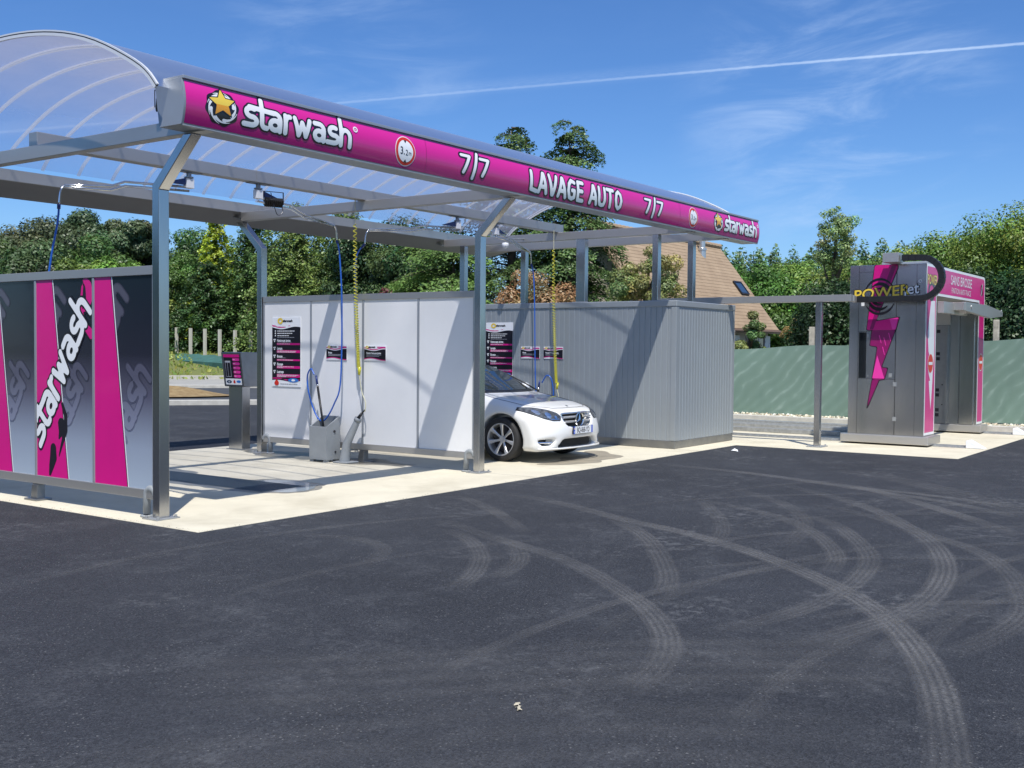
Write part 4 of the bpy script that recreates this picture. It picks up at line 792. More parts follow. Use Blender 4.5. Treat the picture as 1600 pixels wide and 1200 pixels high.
# ---------------- wash gantry ----------------
ga = thing('wash_gantry', 'tall steel roll-over vehicle wash portal with magenta front trim and lightning bolt', 'wash machine', (15, -2.85, 0))
gX0, gX1, gY0, gY1 = 12.8, 17.12, -3.5, -2.2; oX0, oX1, oZ, gT = 13.46, 16.62, 2.60, 3.12
b = MB(); b.box(gX0, oX0, gY0, gY1, .17, gT); leg1 = b.build('side_leg', steel, ga, bevel=.006)
b = MB(); b.box(oX1, gX1, gY0, gY1, .17, gT); leg2 = b.build('side_leg', steel, ga, bevel=.006)
b = MB(); b.box(oX0, oX1, gY0+.001, gY1, oZ, gT-.001); b.build('top_beam', steelh, ga, bevel=.004)
b = MB(); b.box(gX0-.09, oX0+.06, gY0-.10, gY1+.1, .03, .17); b.build('wheel_skirt', steelh, leg1, bevel=.01); b = MB(); b.box(oX1-.06, gX1+.06, gY0-.10, gY1+.1, .03, .17); b.build('wheel_skirt', steelh, leg2, bevel=.01)
for lx, lg in ((gX0+.2, leg1), (oX1+.2, leg2)):
    for y in (gY0+.12, gY1-.12): b = MB(); b.lathe([(0, -.04), (.07, -.04), (.08, 0), (.07, .04), (0, .04)], (lx, y, .082), 'x', 20); b.build('rail_wheel', dark, lg, smooth=True)
# inner near side: dark spray column between legs; drier arms
b = MB(); b.box(oX0+.002, oX0+.05, gY0+.15, gY0+.62, .18, 2.25); sc_ = b.build('spray_column', steel2, ga); b = MB()
for z in (.4, .55, .9, 1.5, 2.1): b.box(oX0+.051, oX0+.058, gY0+.28, gY0+.34, z, z+.07)
b.build('nozzle', inkb, sc_)
b = MB(); b.box(oX1-.06, oX1-.002, gY0+.55, gY0+.95, .18, 2.15); b.box(oX1-.12, oX1-.061, gY0+.55, gY0+.58, .18, 2.15); b.box(oX1-.12, oX1-.061, gY0+.92, gY0+.95, .18, 2.15); sc2 = b.build('spray_column', steel2, ga); b = MB()
for z in (.32, .42, .72, .82, 1.45, 1.55, 2.0): b.box(oX1-.068, oX1-.061, gY0+.70, gY0+.77, z, z+.065)
for z in (.55, .95):
    for y in (.63, .86): b.box(oX1-.068, oX1-.061, gY0+y, gY0+y+.025, z, z+.02)
b.build('nozzle', inkb, sc2)
b = MB(); b.box(oX1-.04, oX1-.001, gY0+.06, gY0+.3, .18, 2.58); b.box(oX1-.05, oX1-.041, gY0+.34, gY0+.36, .18, 2.58); b.build('inner_panel', steel, ga, bevel=.003)
b = MB(); b.box(oX1-.045, oX1-.002, gY0+.52, gY0+1.0, 2.16, 2.42); b.build('cover_plate', steelh, ga, bevel=.003)
b = MB(); b.prism([(14.3, 2.52), (16.0, 2.52), (17.35, 2.44), (17.35, 2.34), (16.3, 2.28), (14.3, 2.36)], -3.80, -3.72, 'y'); b.box(14.2, 14.5, -3.79, -3.3, 2.37, 2.51); b.box(16.0, 16.3, -3.719, -3.3, 2.37, 2.51); o = b.build('drier_arm', steelh, ga, bevel=.004)
b = MB()
for x in (14.7, 17.2): b.lathe([(0, -.012), (.035, -.012), (.035, 0)], (x, -3.801, 2.44), 'y', 14)
b.build('bolt_head', galv, o)
b = MB(); b.box(13.5, 15.2, -3.62, -3.505, 2.30, 2.50); b.box(14.95, 15.2, -3.66, -3.621, 2.33, 2.47); b.build('drier_beam', steelh, ga, bevel=.004)
# front magenta trim: frame shape
fm = lambda o: (lambda u, v: (u, gY0-o, v)); b = MB()
def frame(P, g=0.):
    out = polyf(P, [(gX0+g, .19+g), (gX0+g, gT-g), (gX1-g-.12, gT-g), (gX1-g-.035, gT-g-.035), (gX1-g, gT-g-.12), (gX1-g, .19+g), (oX1+g, .19+g), (oX1+g, oZ+g), (oX0-g, oZ+g), (oX0-g, .19+g)]); return out
def fpoly(mb, g, off, m):
    T = gT-g; L = [(gX0+g, .19+g), (oX0-g, .19+g), (oX0-g, oZ+g), (gX0+g, oZ+g)]; Mx = fm(off)
    mb.add([Mx(*p) for p in L], [(0, 1, 2, 3)], m)
    mb.add([Mx(*p) for p in [(gX0+g, oZ+g), (gX1-g, oZ+g), (gX1-g, T-.10), (gX1-g-.03, T-.03), (gX1-g-.10, T), (gX0+g, T)]], [(0, 1, 2, 3, 4, 5)], m)
    mb.add([Mx(*p) for p in [(oX1+g, .19+g), (gX1-g, .19+g), (gX1-g, oZ+g), (oX1+g, oZ+g)]], [(0, 1, 2, 3)], m)
fpoly(b, 0, .003, 1); fpoly(b, .045, .0045, 0)
Mx = fm(.006); bz = lambda pts, m, o=.006: b.add([fm(o)(*p) for p in pts], [tuple(range(len(pts)))], m)
# white lightning on the near leg front
bz([(13.10, 2.5), (13.36, 2.5), (13.36, 1.55), (13.30, 1.30), (13.0, 1.62), (12.92, 1.95)], 1); bz([(13.25, 1.38), (13.30, 1.30), (13.28, 1.08), (13.2, .62), (13.05, 1.12), (13.14, 1.12), (12.98, 1.32)], 1)
for x in (13.13, 16.87):
    march(b, lambda P: circ(P, (x, 1.42), .175), (x-.2, x+.2, 1.2, 1.62), .025, fm(.0075), 1); march(b, lambda P: circ(P, (x, 1.42), .16), (x-.2, x+.2, 1.2, 1.62), .025, fm(.009), 2); b.add([fm(.0105)(*p) for p in ((x-.12, 1.395), (x+.12, 1.395), (x+.12, 1.445), (x-.12, 1.445))], [(0, 1, 2, 3)], 1)
text(b, 'SANS BROSSE', lambda u, v: fm(.0075)(15.2+u, 2.93+v), .245, 1, .004, 1.08); text(b, 'FINITION ANTI-TRACE', lambda u, v: fm(.0075)(15.2+u, 2.74+v), .145, 1, .0, 1.0)
for z in (2.80, 2.90): march(b, lambda P: np.abs(circ(P, (16.83, z), .07, .045))-.018, (16.7, 17, 2.7, 3), .015, fm(.0075), 3)
march(b, lambda P: stroke(P, [(16.76, 2.74), (16.90, 2.98)], .014), (16.7, 17, 2.7, 3), .012, fm(.009), 1)
march(b, lambda P: np.abs(circ(P, (13.12, 2.66), .17, .14))-.03, (12.9, 13.4, 2.4, 2.9), .02, fm(.0075), 3)
text(b, 'POWER', lambda u, v: fm(.0085)(13.16+u, 2.86+v), .23, 3, .06, .78); text(b, 'POWER', lambda u, v: fm(.0100)(13.16+u, 2.86+v), .23, 4, .02, .78)
b.build('front_trim', [mag, whitev, redv, inkb, ylw], ga)
# near side face artwork and panel seams
sm = lambda o: (lambda u, v: (gX0-o, u, v)); b = MB(); sg = mat('panel_seam', (.02, .02, .022), .6)
for (a0, a1, c0, c1) in ((-2.362, -2.356, .18, 3.115), (-3.014, -3.002, .18, 3.115), (-3.345, -3.341, .18, 3.115), (-3.0, -2.36, 2.995, 3.0), (-3.0, -2.36, 1.96, 1.966), (-3.0, -2.36, 1.135, 1.141)): rect(b, sm(.0015), a0, a1, c0, c1, 0)
b.build('door_seam', sg, leg1)
b = MB(); b.box(gX0-.004, gX0-.0015, -3.0, -2.51, 1.145, 1.955); b.build('hatch_door', steel2, leg1)
b = MB(); b.box(gX0-.003, gX0-.0012, -2.505, -2.375, 1.15, 1.95); b.build('dark_window', mat('dark_glass', (.01, .012, .016), .08), leg1)
b = MB()
for (y, z) in ((-3.01, .42), (-3.01, 1.02), (-2.93, 1.17)): b.box(gX0-.012, gX0-.004, y-.03, y+.03, z, z+.07)
b.box(gX0-.03, gX0-.005, -2.55, -2.52, 1.86, 1.92); b.box(gX0-.02, gX0-.005, -2.55, -2.53, 1.18, 1.2); b.build('hinge', galv, leg1, bevel=.002)
b = MB(); F = lambda pts, m, o: b.add([sm(o)(*p) for p in pts], [tuple(range(len(pts)))], m)
up = [(-2.63, 3.115), (-2.51, 2.0), (-2.515, 1.99), (-3.005, 1.99), (-3.06, 2.21), (-2.65, 2.14), (-3.02, 3.05), (-3.02, 3.115)]; lo = [(-2.6, 1.99), (-2.57, 1.72), (-2.70, 1.70), (-2.62, 1.14), (-2.73, 1.12), (-2.83, 1.14), (-2.88, 1.33), (-2.77, 1.34), (-3.0, 1.99)]; tip = [(-2.62, 1.13), (-2.54, .63), (-2.74, 1.13)]
for pl, m_ in ((up, 0), (lo, 1), (tip, 1)):
    ys_ = [p[0] for p in pl]; zs_ = [p[1] for p in pl]; bb = (min(ys_)-.03, max(ys_)+.03, min(zs_)-.03, max(zs_)+.03)
    march(b, lambda P: np.maximum(polyf(P, pl)-.012, P[1]-gT+.002), bb, .025, sm(.0055), 2)
    march(b, lambda P: np.maximum(polyf(P, pl), P[1]-gT+.004), bb, .025, sm(.0065), m_)
F([(-2.92, 3.1), (-3.0, 3.1), (-2.72, 2.3), (-2.62, 2.0), (-2.56, 2.0), (-2.66, 2.35)], 1, .0075); F([(-2.7, 1.55), (-2.62, 1.15), (-2.83, 1.15)], 3, .0078); F([(-2.9, 2.18), (-3.04, 2.2), (-3.0, 2.0), (-2.95, 2.0)], 3, .0078)
for (a, c) in ((-2.72, 1.9), (-2.8, 1.86), (-2.78, 1.7), (-2.88, 1.94)): F([(a, c), (a-.015, c), (a-.05, c-.14), (a-.04, c-.14)], 3, .0082)
for k, (ra, rw) in enumerate(((.30, .022), (.22, .03), (.14, .03))):
    c_ = (-2.72, 2.57); march(b, lambda P: np.minimum(stroke(P, arc(c_[0], c_[1], ra*.9, ra, 20+25*k, 150+25*k, 12), [rw*(.2+.8*math.sin(PI*i/12)) for i in range(13)]), stroke(P, arc(c_[0], c_[1], ra*.9, ra, 200+25*k, 330+25*k, 12), [rw*(.2+.8*math.sin(PI*i/12)) for i in range(13)])), (c_[0]-.4, c_[0]+.4, c_[1]-.4, c_[1]+.4), .018, sm(.0088), 2)
def shear(o): return lambda u, v: (gX0-o, -2.76-u, 2.645+v-u*(-.10))
text(b, 'POWER', shear(.0095), .25, 2, .055, 1.10); text(b, 'POWER', shear(.0105), .25, 4, .015, 1.10)
sh2 = lambda o: (lambda u, v: (gX0-o, -3.255-u, 2.70+v+u*.10)); text(b, 'jet', sh2(.0095), .27, 2, .05, .9); text(b, 'jet', sh2(.0105), .27, 5, .012, .9)
march(b, lambda P: np.abs(circ(P, (-3.40, 2.82), .022))-.005, (-3.45, -3.35, 2.77, 2.87), .005, sm(.0105), 5)
F([(-2.405, 2.47), (-2.46, 2.47), (-2.46, 2.41), (-2.405, 2.41)], 5, .006)
b.build('side_artwork', [mag, magd, inkb, magl, ylw, whitev], leg1)
b = MB(); b.box(13.6, 14.5, -3.3, -2.5, gT, gT+.10); b.build('roof_box', capgrey, ga, bevel=.01); b = MB(); b.tube([(14.8, -3.2, gT+.05), (15.3, -3.2, gT+.05)], .05, 12); b.tube([(15.0, -3.2, gT+.0), (15.0, -2.6, gT+.06)], .04, 10); b.build('roof_hose', black, ga, smooth=True)
# energy chain and its bracket (hangs on the gantry), box section segments
b = MB(); px_ = gX0-.22; pts = [(-2.36, 2.515)]+[(-2.36-.11*i, 2.515) for i in range(1, 10)]+[(-3.45+.0-.36*math.sin(R(a)), 2.86-.345*math.cos(R(a))) for a in range(8, 173, 13)]+[(-3.38+.11*i, 3.205) for i in range(0, 3)]
for p, q in zip(pts[:-1], pts[1:]):
    p, q = Vector((px_, p[0], p[1])), Vector((px_, q[0], q[1])); d = (q-p); b.bar(p+d*.015, q-d*.015, .10, .112, up=(1, 0, 0)); b.bar(p-d*.04, q+d*.04, .094, .104, up=(1, 0, 0))
b.build('cable_chain', black, ga, bevel=.004)
b = MB(); b.box(px_-.13, px_+.12, -3.13, -2.86, 3.13, 3.29); b.box(px_+.02, gX0+.3, -3.08, -2.9, 3.122, 3.16); b.build('chain_bracket', steelh, ga, bevel=.006)
# cable rail on its post
cr = thing('cable_rail', 'thin steel post and long rail feeding the cable chain beside the container', 'rail', (11.65, -2.08, 0))
b = MB(); b.box(11.60, 11.69, -2.12, -2.02, .015, 2.44); b.build('post', steel, cr, bevel=.005); b = MB(); b.box(11.48, 11.81, -2.2, -1.94, .001, .015)
for sx in (11.52, 11.77):
    for sy in (-2.17, -1.97): b.lathe([(0, .04), (.014, .04), (.014, .015)], (sx, sy, 0), n=8)
b.build('base_plate', galv, cr); b = MB(); b.box(11.58, 11.71, -2.62, .9, 2.442, 2.555); b.build('rail', steelh, cr, bevel=.004)
b = MB(); b.bar((11.71, -2.60, 2.50), (12.58, -2.36, 2.515), .07, .1); b.build('chain_arm', steelh, cr)
# floor rails and stops
for x, ye, lab in ((13.1, -4.20, 'near galvanised floor rail under the wash gantry, ending in a white stop'), (16.9, -4.20, 'far galvanised floor rail under the wash gantry, ending at the kerb side')):
    t = thing('floor_rail', lab, 'rail', (x, ye, 0)); b = MB(); b.box(x-.09, x+.09, ye, 5.0, .001, .016); b.box(x-.018, x+.018, ye+.05, 5.0, .0165, .045); b.build('track', galv, t)
    b = MB(); b.prism([(ye-.24, .002), (ye+.06, .002), (ye+.06, .13), (ye-.0, .14)], x-.10, x+.10, 'x'); b.build('end_stop', wvinyl, t, bevel=.01)
t = thing('conduit_run', 'bundle of galvanised conduits running along the slab behind the rail post', 'conduit', (16, 0, 0))
for k, (x, r) in enumerate(((15.4, .03), (15.9, .022), (16.3, .04), (16.6, .03))): b = MB(); b.box(x-r*2, x+r*2, -1.9, 4.6, .001, .035+r*1.3); b.build('conduit', galv, t, bevel=.006)
b = MB(); b.box(14.1, 14.22, -1.6, 4.6, .001, .09); b.build('cable_tray', galv, t, bevel=.008)
# litter on the ground near the slab corner
for (px, d_, l) in ((0, 0, 'small white crumpled scrap on the asphalt before the container'),):
    b = MB(); c = Vector((9.9, -1.35, .0)); vs = [c+Vector((math.cos(a)*.06*random.uniform(.6, 1.2), math.sin(a)*.06, random.uniform(.0, .03))) for a in np.linspace(0, 5.6, 7)]+[c+Vector((0, 0, .05))]; b.add(vs, [(i, (i+1) % 7, 7) for i in range(7)]); tag(b.build('litter_scrap', wvinyl), l, 'litter')
# ---------------- green screen fence ----------------
gf = thing('screen_fence', 'long green woven windbreak fence along the gravel behind the wash gantry', 'fence', (18.2, -3, 0))
scm = bpy.data.materials.new('green_woven_screen'); scm.use_nodes = True; t_ = scm.node_tree; bs = t_.nodes['Principled BSDF']; bs.inputs['Roughness'].default_value = .6
c_ = t_.nodes.new('ShaderNodeTexCoord'); mp_ = t_.nodes.new('ShaderNodeMapping'); mp_.inputs['Scale'].default_value = (.0, .5, .9); mp_.inputs['Rotation'].default_value = (R(-28), 0, 0); t_.links.new(c_.outputs['Object'], mp_.inputs[0])
wv = t_.nodes.new('ShaderNodeTexWave'); wv.bands_direction = 'Y'; wv.inputs['Scale'].default_value = 2.2; wv.inputs['Distortion'].default_value = 7; wv.inputs['Detail'].default_value = 3; wv.inputs['Detail Scale'].default_value = .7; t_.links.new(mp_.outputs[0], wv.inputs['Vector'])
nn2 = t_.nodes.new('ShaderNodeTexNoise'); nn2.inputs['Scale'].default_value = 3; nn2.inputs['Detail'].default_value = 5; t_.links.new(c_.outputs['Object'], nn2.inputs['Vector'])
cr2 = t_.nodes.new('ShaderNodeValToRGB'); cr2.color_ramp.elements[0].position = .0; cr2.color_ramp.elements[0].color = (.135, .215, .17, 1); cr2.color_ramp.elements[1].position = 1; cr2.color_ramp.elements[1].color = (.24, .33, .28, 1); e_ = cr2.color_ramp.elements.new(.82); e_.color = (.165, .25, .205, 1)
mm = t_.nodes.new('ShaderNodeMath'); mm.operation = 'MULTIPLY_ADD'; t_.links.new(nn2.outputs[0], mm.inputs[0]); mm.inputs[1].default_value = 1.5; t_.links.new(wv.outputs['Fac'], mm.inputs[2])
m3 = t_.nodes.new('ShaderNodeMath'); m3.operation = 'MULTIPLY'; t_.links.new(mm.outputs[0], m3.inputs[0]); m3.inputs[1].default_value = .5; t_.links.new(m3.outputs[0], cr2.inputs[0]); t_.links.new(cr2.outputs[0], bs.inputs['Base Color'])
def fx(y): return 18.1-.045*(y-2)
def ftop(y): return 1.66+.04*(2.2-y)
b = MB(); ny, nz_ = 220, 14; vs = []
for i in range(ny+1):
    y = 9-29*i/ny
    for k in range(nz_+1):
        f = k/nz_; bel = .03*math.sin(y*11+f*7)*math.exp(-abs(math.sin(y*.9+.6))*3)+.022*math.sin(y*1.3+f*2)*math.sin(PI*f)+.007*math.sin(y*7+f*5)*(1-f*.4)+.012*math.sin(y*17-f*9)*(1-f); vs.append((fx(y)+bel-.05*(1-f), y, .13+f*(ftop(y)+.02*math.sin(y*2.4)-.13)))
b.add(vs, [(i*(nz_+1)+k, i*(nz_+1)+k+1, (i+1)*(nz_+1)+k+1, (i+1)*(nz_+1)+k) for i in range(ny) for k in range(nz_)]); b.build('screen_cloth', scm, gf, smooth=True)
wm_ = mat('old_concrete_post', (.42, .39, .32), .9, var=.3, vscale=9, bump=.6, bscale=30)
for y in (7.3, 4.9, 2.45, .50, -1.6, -3.45, -6.2, -8.6): b = MB(); b.box(fx(y)+.10, fx(y)+.21, y-.055, y+.055, .1, 2.12+.035*(2-y)); b.build('concrete_post', wm_, gf, bevel=.01)
# left distant fence: concrete posts above a teal net
lf = thing('post_fence', 'row of pale concrete fence posts above teal netting at the foot of the trees', 'fence', at(330, 53))
A, B = Vector(at(215, 57)), Vector(at(560, 45)); n = 15
for i in range(n): p = A.lerp(B, i/(n-1)); zb = .95+(.55 if i < 5 else .55)*(1-i/(n-1)); b = MB(); b.box(p.x-.06, p.x+.06, p.y-.06, p.y+.06, zb-.3, zb+1.12); b.build('concrete_post', mat('pale_post', (.55, .53, .46), .9) if i == 0 else bpy.data.materials['pale_post'], lf)
b = MB(); tealm = mat('teal_net', (.035, .115, .105), .8, var=.25, vscale=2); off = Vector((-.633, -.774, 0))*3.2; vs = []
for i in range(41): p = A.lerp(B, i/40)+off; zb = .5+.4*(1-i/40); vs += [(p.x, p.y, zb-.25), (p.x+.03*math.sin(i), p.y, zb+.12), (p.x+.633*3.0, p.y+.774*3.0, zb+.42+.03*math.sin(i*2.1))]
b.add(vs, [(i*3+k, i*3+3+k, i*3+4+k, i*3+1+k) for i in range(40) for k in (0, 1)]); b.build('teal_net', tealm, lf)
# dark see-through net right of the kiosk
# ---------------- white car ----------------
def surfnets(F, o, h):
    "smooth iso-surface (F<0 inside) of a numpy grid"
    s = F < 0; nx, ny, nz = F.shape; cell = np.zeros((nx-1, ny-1, nz-1), np.uint8); acc = np.zeros((nx-1, ny-1, nz-1, 3)); cnt = np.zeros((nx-1, ny-1, nz-1))
    crn = [(i, j, k) for i in (0, 1) for j in (0, 1) for k in (0, 1)]
    def V(c): return F[c[0]:nx-1+c[0], c[1]:ny-1+c[1], c[2]:nz-1+c[2]]
    for a in crn:
        for ax in range(3):
            if a[ax]: continue
            b_ = list(a); b_[ax] = 1; fa, fb = V(a), V(b_); m = (fa < 0) != (fb < 0); t = np.where(m, fa/np.where(m, fa-fb, 1), 0)
            for q in range(3): acc[..., q] += np.where(m, a[q]+(t if q == ax else 0), 0)
            cnt += m
    act = cnt > 0; idx = -np.ones(act.shape, np.int64); idx[act] = np.arange(act.sum()); I = np.argwhere(act); vs = (I+acc[act]/cnt[act][:, None])*h+np.array(o); fs = []
    for ax in range(3):
        u, v = (ax+1) % 3, (ax+2) % 3; sl = [slice(None)]*3; sl[ax] = slice(0, -1); sh = [slice(None)]*3; sh[ax] = slice(1, None)
        A, B = s[tuple(sl)], s[tuple(sh)]; E_ = np.argwhere(A != B); E_ = E_[(E_[:, u] > 0) & (E_[:, v] > 0) & (E_[:, u] < F.shape[u]-1) & (E_[:, v] < F.shape[v]-1)]
        flip = A[tuple(E_.T)]; q = []
        for du, dv in ((-1, -1), (0, -1), (0, 0), (-1, 0)): c = E_.copy(); c[:, u] += du; c[:, v] += dv; q.append(idx[tuple(c.T)])
        q = np.array(q).T; q[~flip] = q[~flip][:, ::-1]; fs.append(q)
    return vs, np.vstack(fs)
def smax(a, b, k): h = np.clip(.5+.5*(a-b)/k, 0, 1); return b*(1-h)+a*h+k*h*(1-h)
def smin(a, b, k): return -smax(-a, -b, k)
def fieldpoly(pts, a, b): return polyf((a, b), pts)
CW = .885; h = .0235
xs = np.arange(-.98, 1.0, h); ysr = np.arange(-.12, 4.75, h); zs = np.arange(.08, 1.50, h)
side = [(.10, .17), (.03, .20), (.0, .30), (-.01, .42), (.00, .50), (.03, .60), (.07, .68), (.14, .745), (.26, .79), (.45, .835), (.75, .885), (1.05, .925), (1.30, .965), (1.9, 1.0), (3.6, 1.0), (4.1, 1.0), (4.42, .985), (4.55, .93), (4.56, .7), (4.60, .5), (4.55, .28), (4.4, .20), (3.9, .19), (3.1, .17), (1.1, .165)]
X, Y, Zz = np.meshgrid(xs, ysr, zs, indexing='ij'); ax_ = np.abs(X)
def lut(poly, A, B):
    "evaluate a polygon field through a fine 2-D table (fast)"
    a0, a1, b0, b1 = A.min()-.05, A.max()+.05, B.min()-.05, B.max()+.05; st = .012; ga_ = np.arange(a0, a1, st); gb = np.arange(b0, b1, st); T = polyf(np.meshgrid(ga_, gb, indexing='ij'), poly)
    fa = (A-a0)/st; fb = (B-b0)/st; i = np.clip(fa.astype(int), 0, len(ga_)-2); j = np.clip(fb.astype(int), 0, len(gb)-2); fa = fa-i; fb = fb-j
    return T[i, j]*(1-fa)*(1-fb)+T[i+1, j]*fa*(1-fb)+T[i, j+1]*(1-fa)*fb+T[i+1, j+1]*fa*fb
q = ax_/CW; hood = np.clip((1.4-Y)/1.2, 0, 1)
crown = .015*q**2+.085*q**5*hood-.03*np.clip(1-np.abs(q-.0)/.5, 0, 1)*0
bul = .06*q**2+.30*q**5; bf = np.clip((1.25-Y)/1.25, 0, 1)
by = np.clip((Y-3.4)/1.2, 0, 1)
Fd = lut(side, Y-bul*bf+(.05*q**2+.22*q**5)*by, Zz+crown)
front = [(0, .10), (.80, .16), (.845, .22), (.862, .34), (.878, .5), (.885, .60), (.872, .70), (.845, .79), (.80, .87), (.765, 1.0), (.76, 1.1), (0, 1.1)]
front = front+[(-a, b_) for a, b_ in front[-2:0:-1]]
Fd = smax(Fd, lut(front, X, Zz), .07)
gh = [(1.02, .86), (1.18, .965), (1.45, 1.10), (1.78, 1.26), (2.02, 1.345), (2.3, 1.385), (2.7, 1.395), (3.1, 1.36), (3.5, 1.27), (3.9, 1.12), (4.2, 1.0), (4.3, .86)]
ghf = [(0, .8), (.80, .86), (.755, .98), (.68, 1.12), (.60, 1.26), (.53, 1.345), (.40, 1.388), (0, 1.41)]; ghf = ghf+[(-a, b_) for a, b_ in ghf[-2:0:-1]]
Gd = smax(lut(gh, Y-.20*(ax_/.7)**2*np.clip((2.2-Y)/1.0, 0, 1), Zz), lut(ghf, X, Zz), .05)
Fd = smin(Fd, Gd, .045)
FAX, RAX, WR = .80, 3.56, .318
for yc in (FAX, RAX):
    wheelc = np.hypot(Y-yc, Zz-.322)-.366; wheelc = np.maximum(wheelc, .60-ax_); Fd = smax(Fd, -wheelc, .012)
# lower intake and fog recesses
intake = smax(lut([(-.40, .335), (.40, .335), (.52, .225), (.40, .215), (-.40, .215), (-.52, .225)], X, Zz), Y-.12, .01); Fd = smax(Fd, -intake, .014)
fog = smax(lut([(.56, .345), (.80, .335), (.795, .30), (.74, .245), (.60, .245)], ax_, Zz), Y-(.20+bul*.9), .01); Fd = smax(Fd, -fog, .012)
grl = smax(lut([(-.385, .69), (.385, .69), (.37, .60), (.30, .515), (.15, .495), (-.15, .495), (-.30, .515), (-.37, .60)], X, Zz), Y-.15, .01); Fd = smax(Fd, -grl, .012)
vs, fs = surfnets(Fd, (xs[0], ysr[0], zs[0]), h)
CARX, CARY = 7.085, -.20     # nose tip line at Y=CARY, car points to -Y
def W(p): return (CARX+p[0], CARY+p[1], p[2])
car = thing('parked_car', 'white coupe with its nose out of the second wash bay, before the grey container', 'car', (CARX, CARY+2.3, 0))
paint = mat('white_car_paint', (.78, .78, .76), .32, coat=1, var=.01); paint.node_tree.nodes['Principled BSDF'].inputs['Coat Roughness'].default_value = .03
b = MB(); b.v = [W(p) for p in vs]; b.f = [tuple(int(i) for i in f) for f in fs]; b.m = [0]*len(b.f)
body = b.build('body', paint, car, smooth=True)
mo_ = body.modifiers.new('smooth', 'SMOOTH'); mo_.factor = .5; mo_.iterations = 3
bvh = BVHTree.FromPolygons([Vector(p) for p in b.v], b.f)
def prj(axis, off, curve=None):
    "project a 2-D drawing onto the body along an axis; axis 'f' = from the front, 't' from the top, 'l'/'r' from the sides"
    def f(u, v):
        if axis == 'f': o, d = Vector(W((u, -1, v))), Vector((0, 1, 0))
        elif axis == 't': o, d = Vector(W((u, v, 2))), Vector((0, 0, -1))
        elif axis == 'l': o, d = Vector(W((-2, u, v))), Vector((1, 0, 0))
        else: o, d = Vector(W((2, u, v))), Vector((-1, 0, 0))
        hit = bvh.ray_cast(o, d)
        if hit[0] is None: return tuple(o+d)
        nrm = hit[1] if hit[1].dot(d) < 0 else -hit[1]
        return tuple(hit[0]+nrm*off)
    return f
def decal(mb, poly, axis, off, m, step=.03, g=0.):
    us = [p[0] for p in poly]; vv = [p[1] for p in poly]; march(mb, lambda P: polyf(P, poly)-g, (min(us)-.02-g, max(us)+.02+g, min(vv)-.02-g, max(vv)+.02+g), step, prj(axis, off), m, 1)
glass = mat('car_glass', (.012, .02, .022), .04, spec=.8, coat=.6); trimb = mat('black_trim', (.012, .012, .013), .35); gloss = mat('headlamp_glass', (.16, .17, .18), .12, .3, coat=.6, col2=(.03, .033, .036), vscale=16)
bright = mat('bright_reflector', (.85, .87, .9), .12, 1)
# windows
b = MB(); decal(b, [(-.655, .975), (.655, .975), (.475, 1.325), (-.475, 1.325)], 'f', .006, 1, .03, .018); decal(b, [(-.64, .985), (.64, .985), (.465, 1.32), (-.465, 1.32)], 'f', .009, 0); b.build('windscreen', [glass, trimb], car, smooth=True)
for s in 'lr':
    b = MB(); decal(b, [(1.62, 1.00), (1.98, 1.25), (2.3, 1.32), (2.75, 1.335), (3.1, 1.30), (3.55, 1.08), (3.2, 1.02)], s, .006, 0); b.build('side_window', [glass], car, smooth=True)
b = MB()
for s in (-1, 1): b.tube([W((s*.705, 1.22, .955)), W((s*.66, 1.45, 1.075)), W((s*.585, 1.75, 1.215)), W((s*.505, 2.04, 1.325))], .012, 6)
b.build('windscreen_seal', trimb, car, smooth=True)
# bonnet gap
def gap(pts, axis, r=.0045, off=.001):
    f = prj(axis, off); pp = []
    for i in range(len(pts)-1):
        for k in range(8): t = k/8; pp.append(f(pts[i][0]*(1-t)+pts[i+1][0]*t, pts[i][1]*(1-t)+pts[i+1][1]*t))
    pp.append(f(*pts[-1])); return pp
b = MB()
for s in (-1, 1): b.tube(gap([(s*.715, 1.25), (s*.735, .9), (s*.70, .55), (s*.60, .36)], 't'), .004, 5)
b.tube(gap([(-.60, .36), (-.42, .22), (-.2, .19), (.2, .19), (.42, .22), (.60, .36)], 't'), .0035, 5)
for s, a in (('l', 0), ('r', 0)): b.tube(gap([(1.30, .3), (1.26, .55), (1.32, .9)], s), .004, 5); b.tube(gap([(2.75, .3), (2.8, .6), (2.85, .95)], s), .004, 5)
b.build('panel_gap', trimb, body)
# headlights
hl = [(.42, .655), (.455, .70), (.56, .745), (.68, .775), (.80, .775), (.84, .74), (.80, .69), (.70, .635), (.58, .60), (.45, .60)]
for s in (-1, 1):
    pl = [(s*a, z) for a, z in hl]; b = MB(); decal(b, pl, 'f', .003, 1, .022, .006); decal(b, pl, 'f', .006, 0, .022)
    o = b.build('headlight', [gloss, trimb], car, smooth=True)
    b = MB()
    for (a, z, r) in ((.62, .675, .038), (.73, .715, .032), (.52, .645, .022)): march(b, lambda P: circ(P, (s*a, z), r), (s*a-.05, s*a+.05, z-.05, z+.05), .012, prj('f', .009), 0, 1)
    decal(b, [(s*.47, .625), (s*.60, .625), (s*.71, .665), (s*.70, .655), (s*.60, .612), (s*.47, .612)], 'f', .0095, 0, .012); b.build('lens', bright, o, smooth=True)
